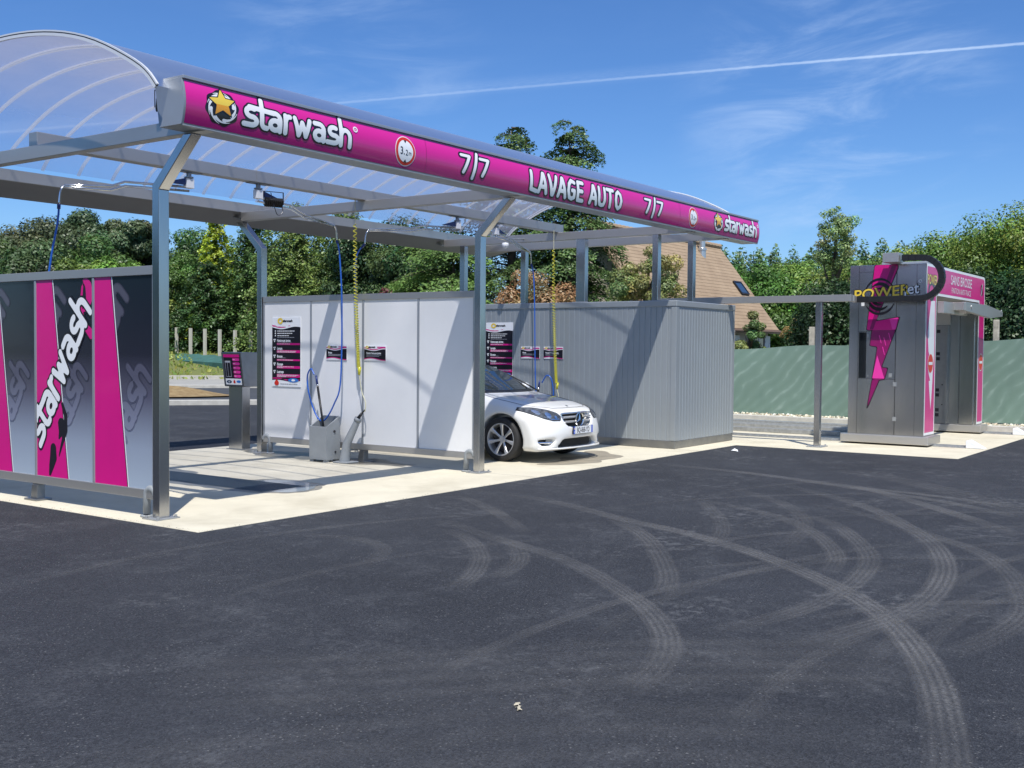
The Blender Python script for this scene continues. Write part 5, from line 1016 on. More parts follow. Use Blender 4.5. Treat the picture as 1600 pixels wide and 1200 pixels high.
# grille
def ypl(x, y0): return y0+.06*(x/CW)**2+.3*abs(x/CW)**5
b = MB(); xs2 = np.linspace(-.38, .38, 17)
g = MB(); vv = []
for x in xs2: vv += [W((x, ypl(x, .135), .49)), W((x, ypl(x, .135), .70))]
g.add(vv, [(2*i, 2*i+2, 2*i+3, 2*i+1) for i in range(16)], 0)
def slat(mb, z, hh, y0, m, x0=-.37, x1=.37):
    xx = np.linspace(x0, x1, 15); v2 = []
    for x in xx:
        y = ypl(x, y0); v2 += [W((x, y, z-hh)), W((x, y-.018, z-hh*.3)), W((x, y-.018, z+hh*.4)), W((x, y, z+hh)), W((x, y+.04, z+hh)), W((x, y+.04, z-hh))]
    mb.add(v2, [(i*6+k, i*6+6+k, i*6+6+(k+1) % 6, i*6+(k+1) % 6) for i in range(14) for k in range(6)]+[(0, 1, 2, 3, 4, 5), tuple(14*6+k for k in range(6))], m)
slat(g, .635, .017, .055, 1, -.355, .355); slat(g, .572, .017, .045, 1, -.335, .335)
frm = [(-.385, .69), (.385, .69), (.37, .60), (.30, .515), (.15, .495), (-.15, .495), (-.30, .515), (-.37, .60), (-.385, .69)]
g.tube([W((x, ypl(x, .03+(z-.5)*.22), z)) for x, z in smooth([(a, 0, c) for a, c in frm], 4) for x, z in [(x, z)]] if False else [W((p.x, ypl(p.x, .03+(p.z-.5)*.25), p.z)) for p in smooth([(a, 0, c) for a, c in frm], 4)], .009, 6, 2)
gr = g.build('grille', [trimb, mat('silver_slat', (.55, .56, .58), .3, .6), chrome], car)
b = MB(); c = Vector(W((0, .02, .60))); b.lathe([(.088, .0), (.098, -.012), (.108, -.010), (.110, 0), (.100, .01)], tuple(c), 'y', 36, 0)
b.disc((c.x, c.y+.004, c.z), .095, 'y', 32, 1)
for k in range(3):
    a = R(90+120*k); d = Vector((math.cos(a), 0, math.sin(a))); n_ = Vector((-d.z, 0, d.x)); y = Vector((0, -.012, 0)); p0 = c+n_*.022; p1 = c-n_*.022; tpp = c+d*.096
    b.add([p0, p1, tpp, c+y+Vector((0, -.004, 0))], [(0, 3, 2), (3, 1, 2), (0, 1, 3)], 0)
b.build('star_badge', [chrome, trimb], gr)
b = MB(); bb_ = W((0, .225, .775)); march(b, lambda P: circ(P, (0, .245), .024), (-.05, .05, .2, .3), .012, prj('t', .004), 0, 1); b.build('bonnet_badge', [chrome], body)
# lower intake mesh, fog lamp blades
b = MB(); vv = []
for x in np.linspace(-.54, .54, 23): vv += [W((x, ypl(x, .095), .20)), W((x, ypl(x, .095), .345))]
b.add(vv, [(2*i, 2*i+2, 2*i+3, 2*i+1) for i in range(22)], 0)
for i in range(30):
    x = -.50+i*.033; b.bar(W((x, ypl(x, .075), .215)), W((x+.05, ypl(x+.05, .075), .335)), .005, .008, m=1)
b.build('lower_intake', [trimb, mat('intake_mesh', (.05, .05, .052), .4)], car)
for s in (-1, 1):
    b = MB(); vv = []
    for a in np.linspace(.54, .82, 8): vv += [W((s*a, ypl(a, .16), .235)), W((s*a, ypl(a, .16), .35))]
    b.add(vv, [(2*i, 2*i+2, 2*i+3, 2*i+1) for i in range(7)], 0); b.tube([W((s*a, ypl(a, .055), .292)) for a in np.linspace(.585, .775, 8)], .012, 6, 1); b.build('fog_vent', [trimb, chrome], car)
b = MB(); b.tube([W((s_, ypl(s_, -.004)-.012, .205)) for s_ in np.linspace(-.80, .80, 25)], .012, 6, 0); b.build('splitter', paint, car, smooth=True)
# number plate
b = MB(); b.box(CARX-.26, CARX+.26, CARY-.045, CARY-.025, .40, .51, 0); pm = lambda o: (lambda u, v: (CARX+u, CARY-.045-o, .455+v))
rect(b, pm(.001), -.26, -.222, -.055, .055, 1); rect(b, pm(.001), .222, .26, -.055, .055, 1); rect(b, pm(.0008), -.222, .222, -.052, .052, 2); text(b, 'BQ-868-YD', pm(.002), .105, 3, .012, .66); text(b, 'F', lambda u, v: pm(.002)(-.241+u, -.03+v), .04, 2, .01)
march(b, lambda P: np.abs(circ(P, (-.241, .02), .012))-.003, (-.26, -.22, 0, .04), .004, pm(.002), 4)
b.build('number_plate', [trimb, mat('plate_blue', (.01, .08, .55), .4), wvinyl, inkb, ylw], car)
# mirrors, handles, wheels
for s in (-1, 1):
    b = MB(); m_ = W((s*.93, 1.62, 1.0)); b.lathe([(0, -.07), (.05, -.06), (.075, -.02), (.08, .03), (.06, .07), (0, .08)], m_, 'y', 16); b.tube([W((s*.80, 1.62, .95)), m_], .02, 8); b.build('wing_mirror', paint, car, smooth=True)
    b = MB(); b.box(*(lambda p: (p[0]-.008, p[0]+.008, p[1], p[1]+.18, p[2], p[2]+.025))(W((s*.885, 2.5, .80)))); b.build('door_handle', paint, car, bevel=.004)
def wheel(s, yc):
    c = Vector(W((s*.775, yc, .316))); r = .316; so_ = s*.108; rm = mat('alloy_wheel', (.62, .63, .65), .3, .7) if 'alloy_wheel' not in bpy.data.materials else bpy.data.materials['alloy_wheel']
    b = MB(); b.lathe([(.235, -.10), (.30, -.108), (r-.004, -.09), (r, -.06), (r, .06), (r-.004, .09), (.30, .108), (.235, .10), (.228, .07), (.228, -.07), (.235, -.10)], tuple(c), 'x', 48)
    t = b.build('wheel', dark, car, smooth=True)
    b = MB(); o = so_*.88
    b.lathe([(.236, o), (.232, o+s*.006), (.222, o+s*.004), (.214, o-s*.02), (.21, -o)], tuple(c), 'x', 40, 0); b.lathe([(0, o-s*.03), (.045, o-s*.028), (.055, o-s*.045), (.04, o-s*.06)], tuple(c), 'x', 20, 0)
    b.disc((c.x-s*.01, c.y, c.z), .20, 'x', 32, 1); b.lathe([(0, o-s*.115), (.15, o-s*.115), (.15, o-s*.13), (0, o-s*.13)], tuple(c), 'x', 32, 2)
    for k in range(7):
        a = R(90+k*360/7); d = Vector((0, math.cos(a), math.sin(a))); n_ = Vector((0, -d.z, d.y)); vs_ = []
        for rr, wd, dp in ((.035, .018, -.040), (.12, .019, -.022), (.195, .030, -.008), (.222, .036, -.004)):
            p = c+d*rr; xx = Vector((o+s*dp, 0, 0)); bk = Vector((-s*.028, 0, 0)); vs_ += [p+xx-n_*wd+bk*.3, p+xx-n_*wd*.6, p+xx+n_*wd*.6, p+xx+n_*wd+bk*.3, p+xx+bk]
        b.add(vs_, [(i*5+k2, i*5+5+k2, i*5+5+(k2+1) % 5, i*5+(k2+1) % 5) for i in range(3) for k2 in range(5)], 0)
    for k in range(5): a = R(18+72*k); b.lathe([(0, o-s*.03), (.008, o-s*.03), (.008, o-s*.05)], (c.x, c.y+.034*math.cos(a), c.z+.034*math.sin(a)), 'x', 6, 1)
    b.build('rim', [rm, inkb, steel2], t, smooth=False)
for s in (-1, 1):
    for yc in (FAX, RAX): wheel(s, yc)
b = MB(); b.box(CARX-.62, CARX+.62, CARY+.3, CARY+4.3, .17, .60); b.build('underbody', trimb, car)
# ---------------- foliage ----------------
def leafmat(name, tr=.22):
    m = bpy.data.materials.new(name); m.use_nodes = True; t = m.node_tree; t.nodes.clear(); l = t.links
    o = t.nodes.new('ShaderNodeOutputMaterial'); a = t.nodes.new('ShaderNodeAttribute'); a.attribute_name = 'lc'
    d = t.nodes.new('ShaderNodeBsdfDiffuse'); s = t.nodes.new('ShaderNodeBsdfTranslucent'); g = t.nodes.new('ShaderNodeBsdfGlossy'); g.inputs['Roughness'].default_value = .45; g.inputs[0].default_value = (.6, .65, .6, 1)
    l.new(a.outputs['Color'], d.inputs[0]); l.new(a.outputs['Color'], s.inputs[0]); x = t.nodes.new('ShaderNodeMixShader'); x.inputs[0].default_value = tr; l.new(d.outputs[0], x.inputs[1]); l.new(s.outputs[0], x.inputs[2])
    y = t.nodes.new('ShaderNodeMixShader'); y.inputs[0].default_value = .05; l.new(x.outputs[0], y.inputs[1]); l.new(g.outputs[0], y.inputs[2]); l.new(y.outputs[0], o.inputs[0]); return m
leaf = leafmat('leaves'); bark = mat('bark', (.09, .07, .05), .95, var=.3, vscale=8, bump=1, bscale=20)
def leafmesh(name, C, Nn, sz, colr, asp=.55):
    n = len(C); Nn = Nn/np.maximum(1e-6, np.linalg.norm(Nn, axis=1))[:, None]; r = rng.normal(size=(n, 3)); u = np.cross(Nn, r); u /= np.maximum(1e-6, np.linalg.norm(u, axis=1))[:, None]; v = np.cross(Nn, u); s = sz[:, None]
    V = np.empty((n, 4, 3)); V[:, 0] = C-u*s; V[:, 1] = C-v*s*asp+Nn*s*.12; V[:, 2] = C+u*s; V[:, 3] = C+v*s*asp+Nn*s*.12
    me = bpy.data.meshes.new(name); me.vertices.add(4*n); me.vertices.foreach_set('co', V.ravel()); me.loops.add(4*n); me.loops.foreach_set('vertex_index', np.arange(4*n, dtype=np.int32)); me.polygons.add(n); me.polygons.foreach_set('loop_start', np.arange(0, 4*n, 4, dtype=np.int32))
    try: me.polygons.foreach_set('loop_total', np.full(n, 4, dtype=np.int32))
    except Exception: pass
    a = me.attributes.new('lc', 'FLOAT_COLOR', 'FACE'); cc = np.ones((n, 4), np.float32); cc[:, :3] = np.clip(colr, .003, 1); a.data.foreach_set('color', cc.ravel()); me.materials.append(leaf); me.update(calc_edges=True); return me
def sph(n): v = rng.normal(size=(n, 3)); return v/np.linalg.norm(v, axis=1)[:, None]
FB = 1.8
def colvar(n, base, var=.25, hue=.12): b = FB*np.array(base)[None]*(1+var*rng.normal(size=(n, 1))); b[:, 0] *= 1+hue*rng.normal(size=n); return b
def clumps(H, rx, zb, nc, per, size, base, cr=.30, flat=.8, top=1.0, tips=None):
    size *= .62; per = int(per*2.1)
    Cs = []; Ns = []; Ss = []; Ks = []; hz_ = (H-zb)/2; cz = (H+zb)/2
    for i in range(nc):
        d = sph(1)[0]; rr = (.35+.65*rng.random()**.5); wz = 1-.25*max(0, d[2])*(1-top); c = np.array([d[0]*rx*rr*.86, d[1]*rx*rr*.86, cz+d[2]*hz_*rr*.86*wz]); r = cr*rx*(.6+.7*rng.random())
        n = int(per*(r/(cr*rx))**2); s = sph(n); k = (.55+.45*rng.random(n)**.5)[:, None]; s2 = s*k*np.array([1, 1, flat]); Cs.append(c+s2*r+rng.normal(size=(n, 3))*r*.08); Ns.append(s*1.1+np.array([0, 0, .45])+rng.normal(size=(n, 3))*.38)
        Ss.append(size*(.6+.8*rng.random(n))); kb = np.array(base)*(1+.26*rng.normal()); kb[0] *= 1+.15*rng.normal(); Ks.append(colvar(n, kb, .13, .06))
    return np.vstack(Cs), np.vstack(Ns), np.concatenate(Ss), np.vstack(Ks)
def mk(name, label, cat, loc, arrs, trunk, group=None):
    t = thing(name, label, cat, loc, group); me = leafmesh('crown', *arrs); o = bpy.data.objects.new('crown', me); COL.objects.link(o); o.parent = t
    b = MB()
    for pts, rad in trunk: b.tube(pts, rad, 7)
    tr = b.build('trunk', bark, smooth=True); tr.parent = t; return t
def limbs(H, rx, n=6, r0=.16, zs=.25):
    rx *= .8; T = [([(0, 0, -.3), (.05*rx, .03, H*.3), (-.03*rx, .05, H*.6), (0, 0, H*.85)], [r0, r0*.8, r0*.5, r0*.15])]
    for i in range(n):
        a = i*2.4+random.random(); z = H*(zs+.5*i/n); e = rx*.7; T.append(([(0, 0, z), (math.cos(a)*e*.5, math.sin(a)*e*.5, z+H*.08), (math.cos(a)*e, math.sin(a)*e, z+H*.2)], [r0*.45, r0*.3, r0*.08]))
    return T
def broad(name, label, px, d, H, rx, base, nc=60, per=260, size=.11, zb=None, z=0, cr=.30, top=1., group=None, flat=.8, cat='tree'):
    loc = at(px, d, z); return mk(name, label, cat, loc, clumps(H, rx, .12*H if zb is None else zb, nc, per, size, base, cr, flat, top), limbs(H, rx, 6, .03*H), group)
def tiers_(name, label, px, d, H, Lm, base, ntier, nbr, per, size, z=0, cat='tree'):
    "cedar: wide flat layers of foliage with drooping fringes and gaps between the layers"
    Cs = []; Ns = []; Ss = []; Ks = []; T = [([(0, 0, -.3), (.05, 0, H*.5), (0, .05, H)], [.03*H, .018*H, .015])]
    for k in range(ntier):
        f = k/(ntier-1); hz0 = H*(.12+.86*f); Lr = (Lm-.8)*(1-f)**.5*(.8+.3*rng.random())+.8
        for j in range(nbr):
            a = 2*PI*(j+.5*(k % 2)+.35*rng.normal())/nbr; L = Lr*(.6+.5*rng.random()); dx, dy = math.cos(a), math.sin(a); n = int(per*(L/Lm)**1.2)+40; s = rng.random(n)**.6; wd = .34*L*(.35+np.sin(np.clip(s, 0, 1)*PI*.8))*(rng.random(n)*2-1); hh = hz0+rng.normal()*.26
            up_ = .34*L*s-.50*L*s**2.6; hang = rng.random(n)**2.6*(.08+.38*s)*.9
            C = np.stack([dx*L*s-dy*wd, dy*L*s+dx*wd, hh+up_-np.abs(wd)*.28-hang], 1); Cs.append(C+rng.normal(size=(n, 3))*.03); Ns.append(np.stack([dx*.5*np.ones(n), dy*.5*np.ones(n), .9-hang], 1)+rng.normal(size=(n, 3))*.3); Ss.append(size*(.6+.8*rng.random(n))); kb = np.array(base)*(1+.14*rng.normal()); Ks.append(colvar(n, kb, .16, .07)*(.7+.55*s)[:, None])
            T.append(([(0, 0, hh), (dx*L*.5, dy*L*.5, hh+.10*L), (dx*L*.85, dy*L*.85, hh-.03*L)], [.035, .02, .008]))
    return mk(name, label, cat, at(px, d, z), (np.vstack(Cs), np.vstack(Ns), np.concatenate(Ss), np.vstack(Ks)), T)
def conifer(name, label, px, d, H, Lm, base, nb=120, per=90, size=.10, droop=.35, z=0, pw=.8, zb=.05, tip=1., loc=None, fl=.30, cat='tree', group=None):
    loc = loc or at(px, d, z); size *= .7; per = int(per*1.7); Cs = []; Ns = []; Ss = []; Ks = []; T = [([(0, 0, -.3), (0, 0, H*.5), (0, 0, H)], [.02*H, .012*H, .01])]
    for i in range(nb):
        f = (i+rng.random())/nb; hh = H*(zb+(1-zb)*f**.9); L = Lm*(1-f*.97)**pw*(.72+.45*rng.random())+.12; a = i*2.39996+rng.normal()*.3; dx, dy = math.cos(a), math.sin(a); n = max(14, int(per*L/Lm)); s = rng.random(n)**.75; wd = fl*L*(1-s*.75)*(rng.random(n)*2-1); up_ = .22*L*s-droop*L*s**2.2*tip
        C = np.stack([dx*L*s-dy*wd, dy*L*s+dx*wd, hh+up_-np.abs(wd)*.35-rng.random(n)*.10*L*(.4+s)], 1); Cs.append(C+rng.normal(size=(n, 3))*.03*Lm); Ns.append(np.stack([dx*.3*np.ones(n), dy*.3*np.ones(n), np.ones(n)*.8], 1)+rng.normal(size=(n, 3))*.4); Ss.append(size*(.6+.8*rng.random(n)))
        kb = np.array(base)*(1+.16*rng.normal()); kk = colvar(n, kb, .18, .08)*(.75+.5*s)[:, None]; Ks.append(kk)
        if i % 3 == 0 and L > .4: T.append(([(0, 0, hh), (dx*L*.5, dy*L*.5, hh+.1*L), (dx*L*.85, dy*L*.85, hh+.16*L-droop*L*.6)], [.01*H*(1-f)+.01, .012, .006]))
    return mk(name, label, cat, loc, (np.vstack(Cs), np.vstack(Ns), np.concatenate(Ss), np.vstack(Ks)), T, group)
def pine(name, label, px, d, H, rx, base, z=0, nc=26, size=.11, group=None):
    a = clumps(H, rx*1.3, H*.5, int(nc*1.5), 420, size, base, .30, .7, .9); return mk(name, label, 'tree', at(px, d, z), a, limbs(H*.8, rx, 7, .022*H, .5), group)
DG = (.045, .08, .022); MG = (.085, .145, .028); LG = (.10, .165, .028); YG = (.17, .21, .02); DK = (.020, .038, .014)
def HT(py, d, px=800): return 1.62+(544+.0087*(px-800)-py)/FPX*d     # height seen at picture row py, depth d
# far wooded slope behind everything
c1 = []; 
def slope(name, pxs, d, prof, base, n, size, dz=10):
    Cs = []
    px = rng.uniform(pxs[0], pxs[1], n); top = np.interp(px, [p[0] for p in prof], [p[1] for p in prof]); dd = d+rng.uniform(0, 25, n); f = rng.random(n)**.7
    hcl = 1.5+1.5*np.sin(px*.11+dd*.3)+1.2*np.sin(px*.043+dd*.7)+.8*np.sin(px*.23)
    Hh = 1.62+(544+.0087*(px-800)-top)/FPX*d-1.5; zz = f*(Hh+hcl*f); k = (px-800)/FPX; dd2 = d+f*40+rng.normal(size=n)*1.0+3*np.sin(px*.19)+2.5*np.sin(px*.071+f*9)
    C = np.array(CP)[None]+dd2[:, None]*(np.array(FW)[None]+np.array(RT)[None]*k[:, None]); C[:, 2] = zz*(dd2/d)**.5
    Nn = np.tile(np.array([[-.5, -.4, .8]]), (n, 1))+rng.normal(size=(n, 3))*.6; me = leafmesh(name, C, Nn, size*(.6+.8*rng.random(n)), colvar(n, base, .25, .12)*(1+.3*np.sin(px*.17+zz*1.3))[:, None]); o = bpy.data.objects.new(name, me); COL.objects.link(o); o['kind'] = 'stuff'; return o
slope('far_woodland', (-250, 520), 95, [(-250, 420), (0, 412), (200, 396), (330, 392), (520, 385)], (.040, .070, .028), 90000, .28)
slope('far_woodland', (900, 1900), 150, [(900, 398), (1080, 396), (1200, 402), (1270, 400), (1350, 392), (1450, 380), (1520, 366), (1600, 350), (1900, 330)], (.040, .078, .028), 200000, .30)
for yy in range(5):
    nW = 9000; C = np.stack([-24-5*rng.random(nW)-yy*1.5, -2+yy*11+rng.random(nW)*11, 8.5*rng.random(nW)**.8*(.8+.2*np.sin(yy*2.))], 1); me = leafmesh('far_woodland', C, rng.normal(size=(nW, 3))+np.array([.6, -.4, .5]), .28*(.6+.8*rng.random(nW)), colvar(nW, (.05, .085, .025), .3, .1)); o = bpy.data.objects.new('far_woodland', me); COL.objects.link(o); o['kind'] = 'stuff'
# left group behind the bay
pine('pine_tree', 'tall dark pine whose crown stands highest at the left, above the branded wall', 92, 62, HT(352, 62), 2.9, (.045, .062, .028), nc=34, size=.15)
pine('pine_tree', 'round-headed pine crown left of the first post, nearest its edge', 214, 62, HT(337, 62), 1.7, (.04, .06, .026), size=.14)
pine('pine_tree', 'round-headed pine crown between two other pines at the left', 150, 62, HT(334, 62), 1.75, (.04, .06, .026), size=.14)
broad('broadleaf_tree', 'dark tree at the extreme left edge below the canopy gutter', 8, 56, HT(386, 56), 3.0, DG, 60, 220, .15)
broad('broadleaf_tree', 'greyish green tree rising behind the left half of the branded wall', 60, 52, HT(385, 52), 2.4, (.04, .065, .025), 60, 220, .13)
broad('broadleaf_tree', 'light green bushy tree just above the branded wall, left of centre', 118, 46, HT(403, 46), 1.7, (.075, .125, .025), 60, 200, .12)
broad('broadleaf_tree', 'bright green tree just above the branded wall near its post', 190, 44, HT(392, 44), 1.5, (.085, .145, .025), 60, 200, .12)
broad('broadleaf_tree', 'mid green tree between the left pines and the first post', 150, 55, HT(375, 55), 2.4, (.042, .075, .02), 60, 220, .13)
broad('broadleaf_tree', 'green tree behind the first post, left of the golden conifer', 292, 64, HT(352, 64), 2.3, (.038, .075, .020), 70, 220, .13)
broad('broadleaf_tree', 'soft light green tree beside the first post, below the golden conifer', 285, 59, HT(392, 59), 1.8, (.060, .105, .022), 80, 240, .10)
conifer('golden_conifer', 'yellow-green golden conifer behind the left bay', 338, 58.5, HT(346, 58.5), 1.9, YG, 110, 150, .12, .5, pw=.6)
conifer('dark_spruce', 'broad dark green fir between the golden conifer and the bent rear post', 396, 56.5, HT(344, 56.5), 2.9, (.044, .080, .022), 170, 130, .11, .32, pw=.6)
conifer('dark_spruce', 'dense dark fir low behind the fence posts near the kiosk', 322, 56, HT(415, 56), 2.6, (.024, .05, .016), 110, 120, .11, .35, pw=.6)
broad('bush', 'light green bush behind the pale fence posts', 312, 55.5, 2.6, .9, (.10, .15, .03), 24, 160, .07, z=1.0, cat='bush')
conifer('tall_fir', 'tall mid green fir right of the bent rear post', 462, 51, HT(325, 51), 3.0, (.075, .108, .028), 190, 150, .10, .34, pw=.55)
conifer('tall_fir', 'tall mid green fir behind the middle of the white partition', 540, 50, HT(330, 50), 2.7, (.068, .100, .026), 190, 140, .10, .34, pw=.55)
broad('broadleaf_tree', 'very dark green tree behind the yellow spiral hose', 600, 48, HT(330, 48), 2.6, (.022, .042, .014), 90, 220, .12)
broad('broadleaf_tree', 'dark rounded tree right of the spiral hose', 650, 46, HT(350, 46), 2.2, (.030, .056, .017), 80, 220, .12)
broad('purple_bush', 'dark purple-leaved bush above the white partition', 612, 36, HT(436, 36), 1.0, (.07, .018, .025), 40, 220, .06, cat='bush')
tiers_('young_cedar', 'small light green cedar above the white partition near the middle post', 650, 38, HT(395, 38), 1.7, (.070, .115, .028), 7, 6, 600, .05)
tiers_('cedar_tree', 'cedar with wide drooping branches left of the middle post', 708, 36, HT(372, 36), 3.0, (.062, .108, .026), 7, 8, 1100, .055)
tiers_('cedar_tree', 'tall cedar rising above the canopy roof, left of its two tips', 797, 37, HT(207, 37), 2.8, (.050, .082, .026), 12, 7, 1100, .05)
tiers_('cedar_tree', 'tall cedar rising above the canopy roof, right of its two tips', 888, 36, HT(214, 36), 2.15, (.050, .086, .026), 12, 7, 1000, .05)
broad('brown_shrub', 'brown-leaved shrub showing over the container roof', 838, 30, HT(408, 30), 1.25, (.165, .115, .055), 60, 260, .06, cat='shrub')
broad('garden_tree', 'olive green garden tree in front of the house roof', 1012, 32, HT(362, 32), 1.25, (.13, .15, .05), 60, 200, .065, cr=.24)
broad('garden_tree', 'slim top of a tree peeping under the sign band by the house ridge', 985, 43, HT(347, 43), 1.0, (.08, .12, .04), 22, 90, .06, zb=3)
broad('garden_shrub', 'green garden shrub in front of the house wall, right of the container', 1172, 31, HT(470, 31), .5, (.10, .14, .045), 34, 200, .045, cat='shrub')
broad('garden_shrub', 'reddish green garden shrub by the shuttered window', 1237, 33, HT(478, 33), .5, (.15, .115, .045), 32, 150, .045, cat='shrub')
# right group
for i, (px, d, ty, rx, lab) in enumerate(((1085, 66, 398, 3.0, 'deep green tree directly right of the house roof ridge'), (1130, 60, 404, 2.9, 'bright green tree rising beyond the sloping end of the house roof'), (1185, 56, 412, 2.6, 'green tree above the cable rail, right of the house roof'), (1245, 58, 408, 2.8, 'green tree filling the gap left of the lightning bolt machine'))):
    broad('broadleaf_tree', lab, px, d, HT(ty, d, px), rx, (.045, .10, .018) if i < 3 else MG, 90, 230, .13, zb=.4)
broad('sapling', 'thin airy sapling sticking up above the trees left of the wash gantry', 1302, 38, HT(318, 38, 1300), .85, (.12, .17, .06), 60, 70, .065, zb=HT(430, 38), cr=.26)
broad('broadleaf_tree', 'light green tree behind the left top corner of the wash gantry', 1330, 40, HT(400, 40, 1330), 1.9, (.085, .13, .028), 80, 220, .085, zb=1.0)
broad('broadleaf_tree', 'yellow-green tree behind the middle of the wash gantry', 1425, 40, HT(392, 40, 1425), 2.2, (.10, .145, .03), 80, 220, .085, zb=1.0)
broad('broadleaf_tree', 'large light green tree behind the right end of the wash gantry', 1500, 34, HT(352, 34, 1500), 1.9, (.10, .16, .03), 90, 240, .075, zb=1.2)
broad('broadleaf_tree', 'tall bright green tree at the right edge of the view', 1590, 30, HT(312, 30, 1590), 1.9, (.11, .17, .03), 110, 240, .065, zb=1.0)
broad('broadleaf_tree', 'bright green tree continuing beyond the right edge', 1680, 29, HT(300, 29, 1680), 2.0, (.11, .17, .03), 80, 200, .07, zb=1.)
for i, (px, d, ty, rx, lab) in enumerate(((1297, 31, 432, 1.15, 'dark dense conifer hedge plant just left of the rail post'), (1330, 30, 425, 1.6, 'dark dense conifer hedge plant hidden mostly by the near machine leg'), (1400, 29, 420, 1.6, 'dark dense conifer hedge plant behind the machine opening'), (1470, 28, 420, 1.6, 'dark dense conifer hedge plant behind the pink lintel'), (1535, 27, 424, 1.5, 'dark dense conifer hedge plant right of the far machine leg'), (1600, 26, 428, 1.5, 'dark dense hedge plant at the right edge above the green screen'), (1670, 25, 430, 1.5, 'dark dense hedge plant beyond the right edge'))):
    a = clumps(HT(ty, d, px), rx, -.2, 70, 260, .075, (.020, .042, .014), .36, 1.2); mk('hedge_conifer', lab, 'hedge', at(px, d), a, limbs(3, 1, 3, .1), 'dark conifers of the hedge')  # dense shade below the sunlit tree tops is put into this dark leaf colour
# twigs and litter brown band under the hedge
# ---------------- house ----------------
ho = thing('house', 'cream rendered house with a large brown tiled roof beyond the green screen', 'house', (32, 11, 0))
roofm = mat('brown_tiles', (.36, .265, .175), .85, col2=(.28, .20, .13), vscale=1.6, bump=.5, bscale=9); ren = mat('cream_render', (.66, .62, .52), .9, var=.08, vscale=1.2, bump=.15, bscale=30)
HX0, HX1, HY0, HY1, EZ, RZ = 26.4, 36.3, 8.95, 13.65, 2.9, 5.95; HR = 36.6; RY = (HY0+HY1)/2
b = MB(); b.box(HX0, HX1, HY0, HY1, -.1, EZ); b.prism([(HY0, EZ), (HY1, EZ), (RY, RZ-.16)], HX0, HX0+.3, 'x'); b.prism([(HY0, EZ), (HY1, EZ), (RY, RZ-.16)], HX1-.3, HX1, 'x'); wl = b.build('wall', ren, ho)
b = MB(); o_ = .35; k_ = (RZ-EZ)/(RY-HY0); ez = EZ-k_*o_
def rp(x, y, z): return [(x, y, z), (x, y, z-.14)]
A1, A2, A3, A4, R1, R2 = (HX0-.35, HY0-o_, ez), (HX1+.3, HY0-o_, ez), (HX1+.3, HY1+o_, ez), (HX0-.35, HY1+o_, ez), (HX0-.35, RY, RZ), (HR, RY, RZ)
tp = [A1, A2, A3, A4, R1, R2]; bt = [(x, y, z-.14) for x, y, z in tp]
F_ = [(0, 1, 5, 4), (1, 2, 5), (2, 3, 4, 5)]
# tile courses as real steps on the visible slope
def course(p0, p1, p2, p3, n):
    p0, p1, p2, p3 = map(Vector, (p0, p1, p2, p3)); nn_ = (p1-p0).cross(p3-p0).normalized()
    if nn_.z < 0: nn_ = -nn_
    for i in range(n):
        t0, t1 = i/n, (i+1)/n; a, b0 = p0.lerp(p3, t0), p1.lerp(p2, t0); c, d = p0.lerp(p3, t1), p1.lerp(p2, t1)
        b.add([a+nn_*.016, b0+nn_*.016, d+nn_*.008, c+nn_*.008, a, b0], [(0, 1, 2, 3), (0, 4, 5, 1)])
b.add(tp+bt, [(0, 1, 7, 6), (1, 2, 8, 7), (2, 3, 9, 8), (3, 4, 10, 9), (4, 0, 6, 10), (6, 7, 11, 10), (8, 9, 10, 11), (7, 8, 11)]+F_); course(A1, A2, R2, R1, 26); 0
rf = b.build('roof', roofm, ho)
b = MB()
for i in range(36): x = HX0-.3+i*(HR-HX0+.3)/36; b.tube([(x, RY, RZ+.03), (x+.30, RY, RZ+.05)], [.10, .12], 8)
for i in range(0): p = Vector(R2).lerp(Vector(A2), i/22); q = Vector(R2).lerp(Vector(A2), (i+1)/22); b.tube([p+Vector((0, 0, .04)), q+Vector((0, 0, .05))], [.11, .09], 7)
b.build('ridge_tiles', roofm, rf)
b = MB(); cx_ = 36.2; b.lathe([(.16, 5.0), (.16, 6.25), (.19, 6.26), (.19, 6.33), (.13, 6.36), (.13, 6.75), (.15, 6.76), (.15, 6.80), (0, 6.82)], (34.2, RY-.35, -.62), n=16); b.build('flue', mat('bright_flue', (.6, .6, .6), .3, .8), rf, smooth=False)
def roofpt(x, f, o): y = HY0-o_+(RY-HY0+o_)*f; return Vector((x, y, ez+(RZ-ez)*f))+Vector((0, -k_, 1)).normalized()*o
b = MB(); x0_, x1_ = 35.3, 35.95
vs_ = [roofpt(x0_, .42, .05), roofpt(x1_, .42, .05), roofpt(x1_, .54, .05), roofpt(x0_, .54, .05)]; vs2 = [roofpt(x0_-.06, .405, .09), roofpt(x1_+.06, .405, .09), roofpt(x1_+.06, .555, .09), roofpt(x0_-.06, .555, .09)]; vs3 = [roofpt(x0_, .42, .09), roofpt(x1_, .42, .09), roofpt(x1_, .54, .09), roofpt(x0_, .54, .09)]; vs4 = [roofpt(x0_-.06, .405, .0), roofpt(x1_+.06, .405, .0), roofpt(x1_+.06, .555, .0), roofpt(x0_-.06, .555, .0)]
b.add(vs2+vs3+vs4, [(i, (i+1) % 4, 4+(i+1) % 4, 4+i) for i in range(4)]+[(8+i, 8+(i+1) % 4, (i+1) % 4, i) for i in range(4)], 0); b.add([p+Vector((0, -.01, .02)) for p in vs_], [(0, 1, 2, 3)], 1); b.build('skylight', [trimb, mat('skylight_glass', (.03, .06, .11), .06, spec=.8)], rf)
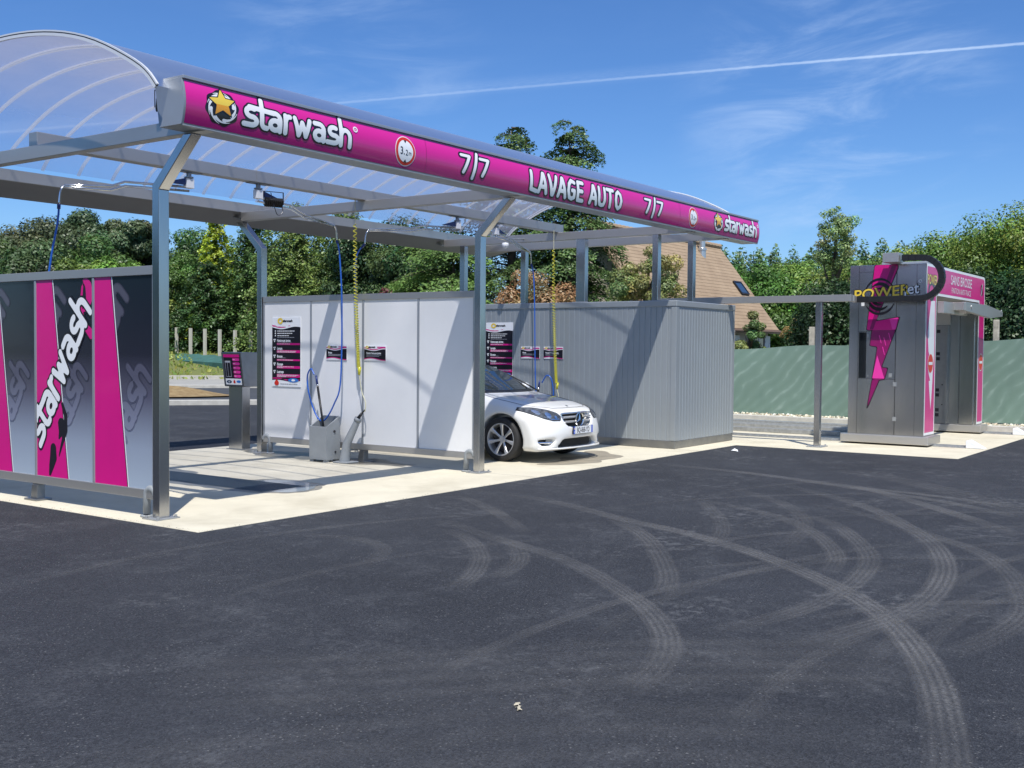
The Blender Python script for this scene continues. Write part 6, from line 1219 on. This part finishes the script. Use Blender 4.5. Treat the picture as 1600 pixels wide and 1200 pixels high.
for wx in (28.5, 31.8, 34.85):
    b = MB(); b.box(wx, wx+1.0, HY0-.02, HY0-.002, 1.05, 2.15, 0); b.box(wx+.46, wx+.54, HY0-.035, HY0-.021, 1.05, 2.15, 1)
    wn = b.build('window', [glass, wvinyl], ho); b = MB(); b.box(wx-.55, wx-.03, HY0-.06, HY0-.021, 1.0, 2.2); b.box(wx+1.03, wx+1.55, HY0-.06, HY0-.021, 1.0, 2.2)
    for s_ in (wx-.55, wx+1.03): b.box(s_+.04, s_+.48, HY0-.075, HY0-.0605, 1.2, 1.28); b.box(s_+.04, s_+.48, HY0-.075, HY0-.0605, 1.92, 2.0); b.bar((s_+.06, HY0-.068, 1.28), (s_+.46, HY0-.068, 1.92), .014, .07)
    b.build('shutter', wvinyl, wn)
b = MB(); b.tube([(HX0-.3, HY0-o_-.06, ez-.08), (HX1+.3, HY0-o_-.06, ez-.08)], .07, 8); b.build('gutter', mat('brown_gutter', (.16, .10, .06), .5), ho)
# dry leaves and hedge base along the screen, grass tufts on the bank
g_n = 9000; gp = rng.random((g_n, 2)); e1 = np.array([.633, .774]); e2 = np.array([.774, -.633]); dd = 46.8+gp[:, 0]*11; ss = -26+gp[:, 1]*52; C = np.zeros((g_n, 3)); C[:, :2] = np.array(CP[:2])+dd[:, None]*e1+ss[:, None]*e2
C[:, 2] = np.interp(dd, [47.5, 48, 52, 57], [.24, .38, .80, 1.27])+.04; me = leafmesh('grass', C, rng.normal(size=(g_n, 3))*np.array([1, 1, .25]), .05+.09*rng.random(g_n), colvar(g_n, (.17, .21, .05), .25, .15), .4); o = bpy.data.objects.new('grass_tufts', me); COL.objects.link(o); o['kind'] = 'stuff'
gn_ = 2600; C = np.zeros((gn_, 3)); C[:, 1] = rng.uniform(-12, 7, gn_); C[:, 0] = rng.uniform(17.52, 18.1, gn_); C[:, 2] = .115+rng.random(gn_)*.03; me = leafmesh('pebbles', C, rng.normal(size=(gn_, 3))*.5+np.array([0, 0, 1]), .015+.03*rng.random(gn_), colvar(gn_, (.5, .45, .36), .25, .05), .8); o = bpy.data.objects.new('loose_gravel', me); COL.objects.link(o); o['kind'] = 'stuff'
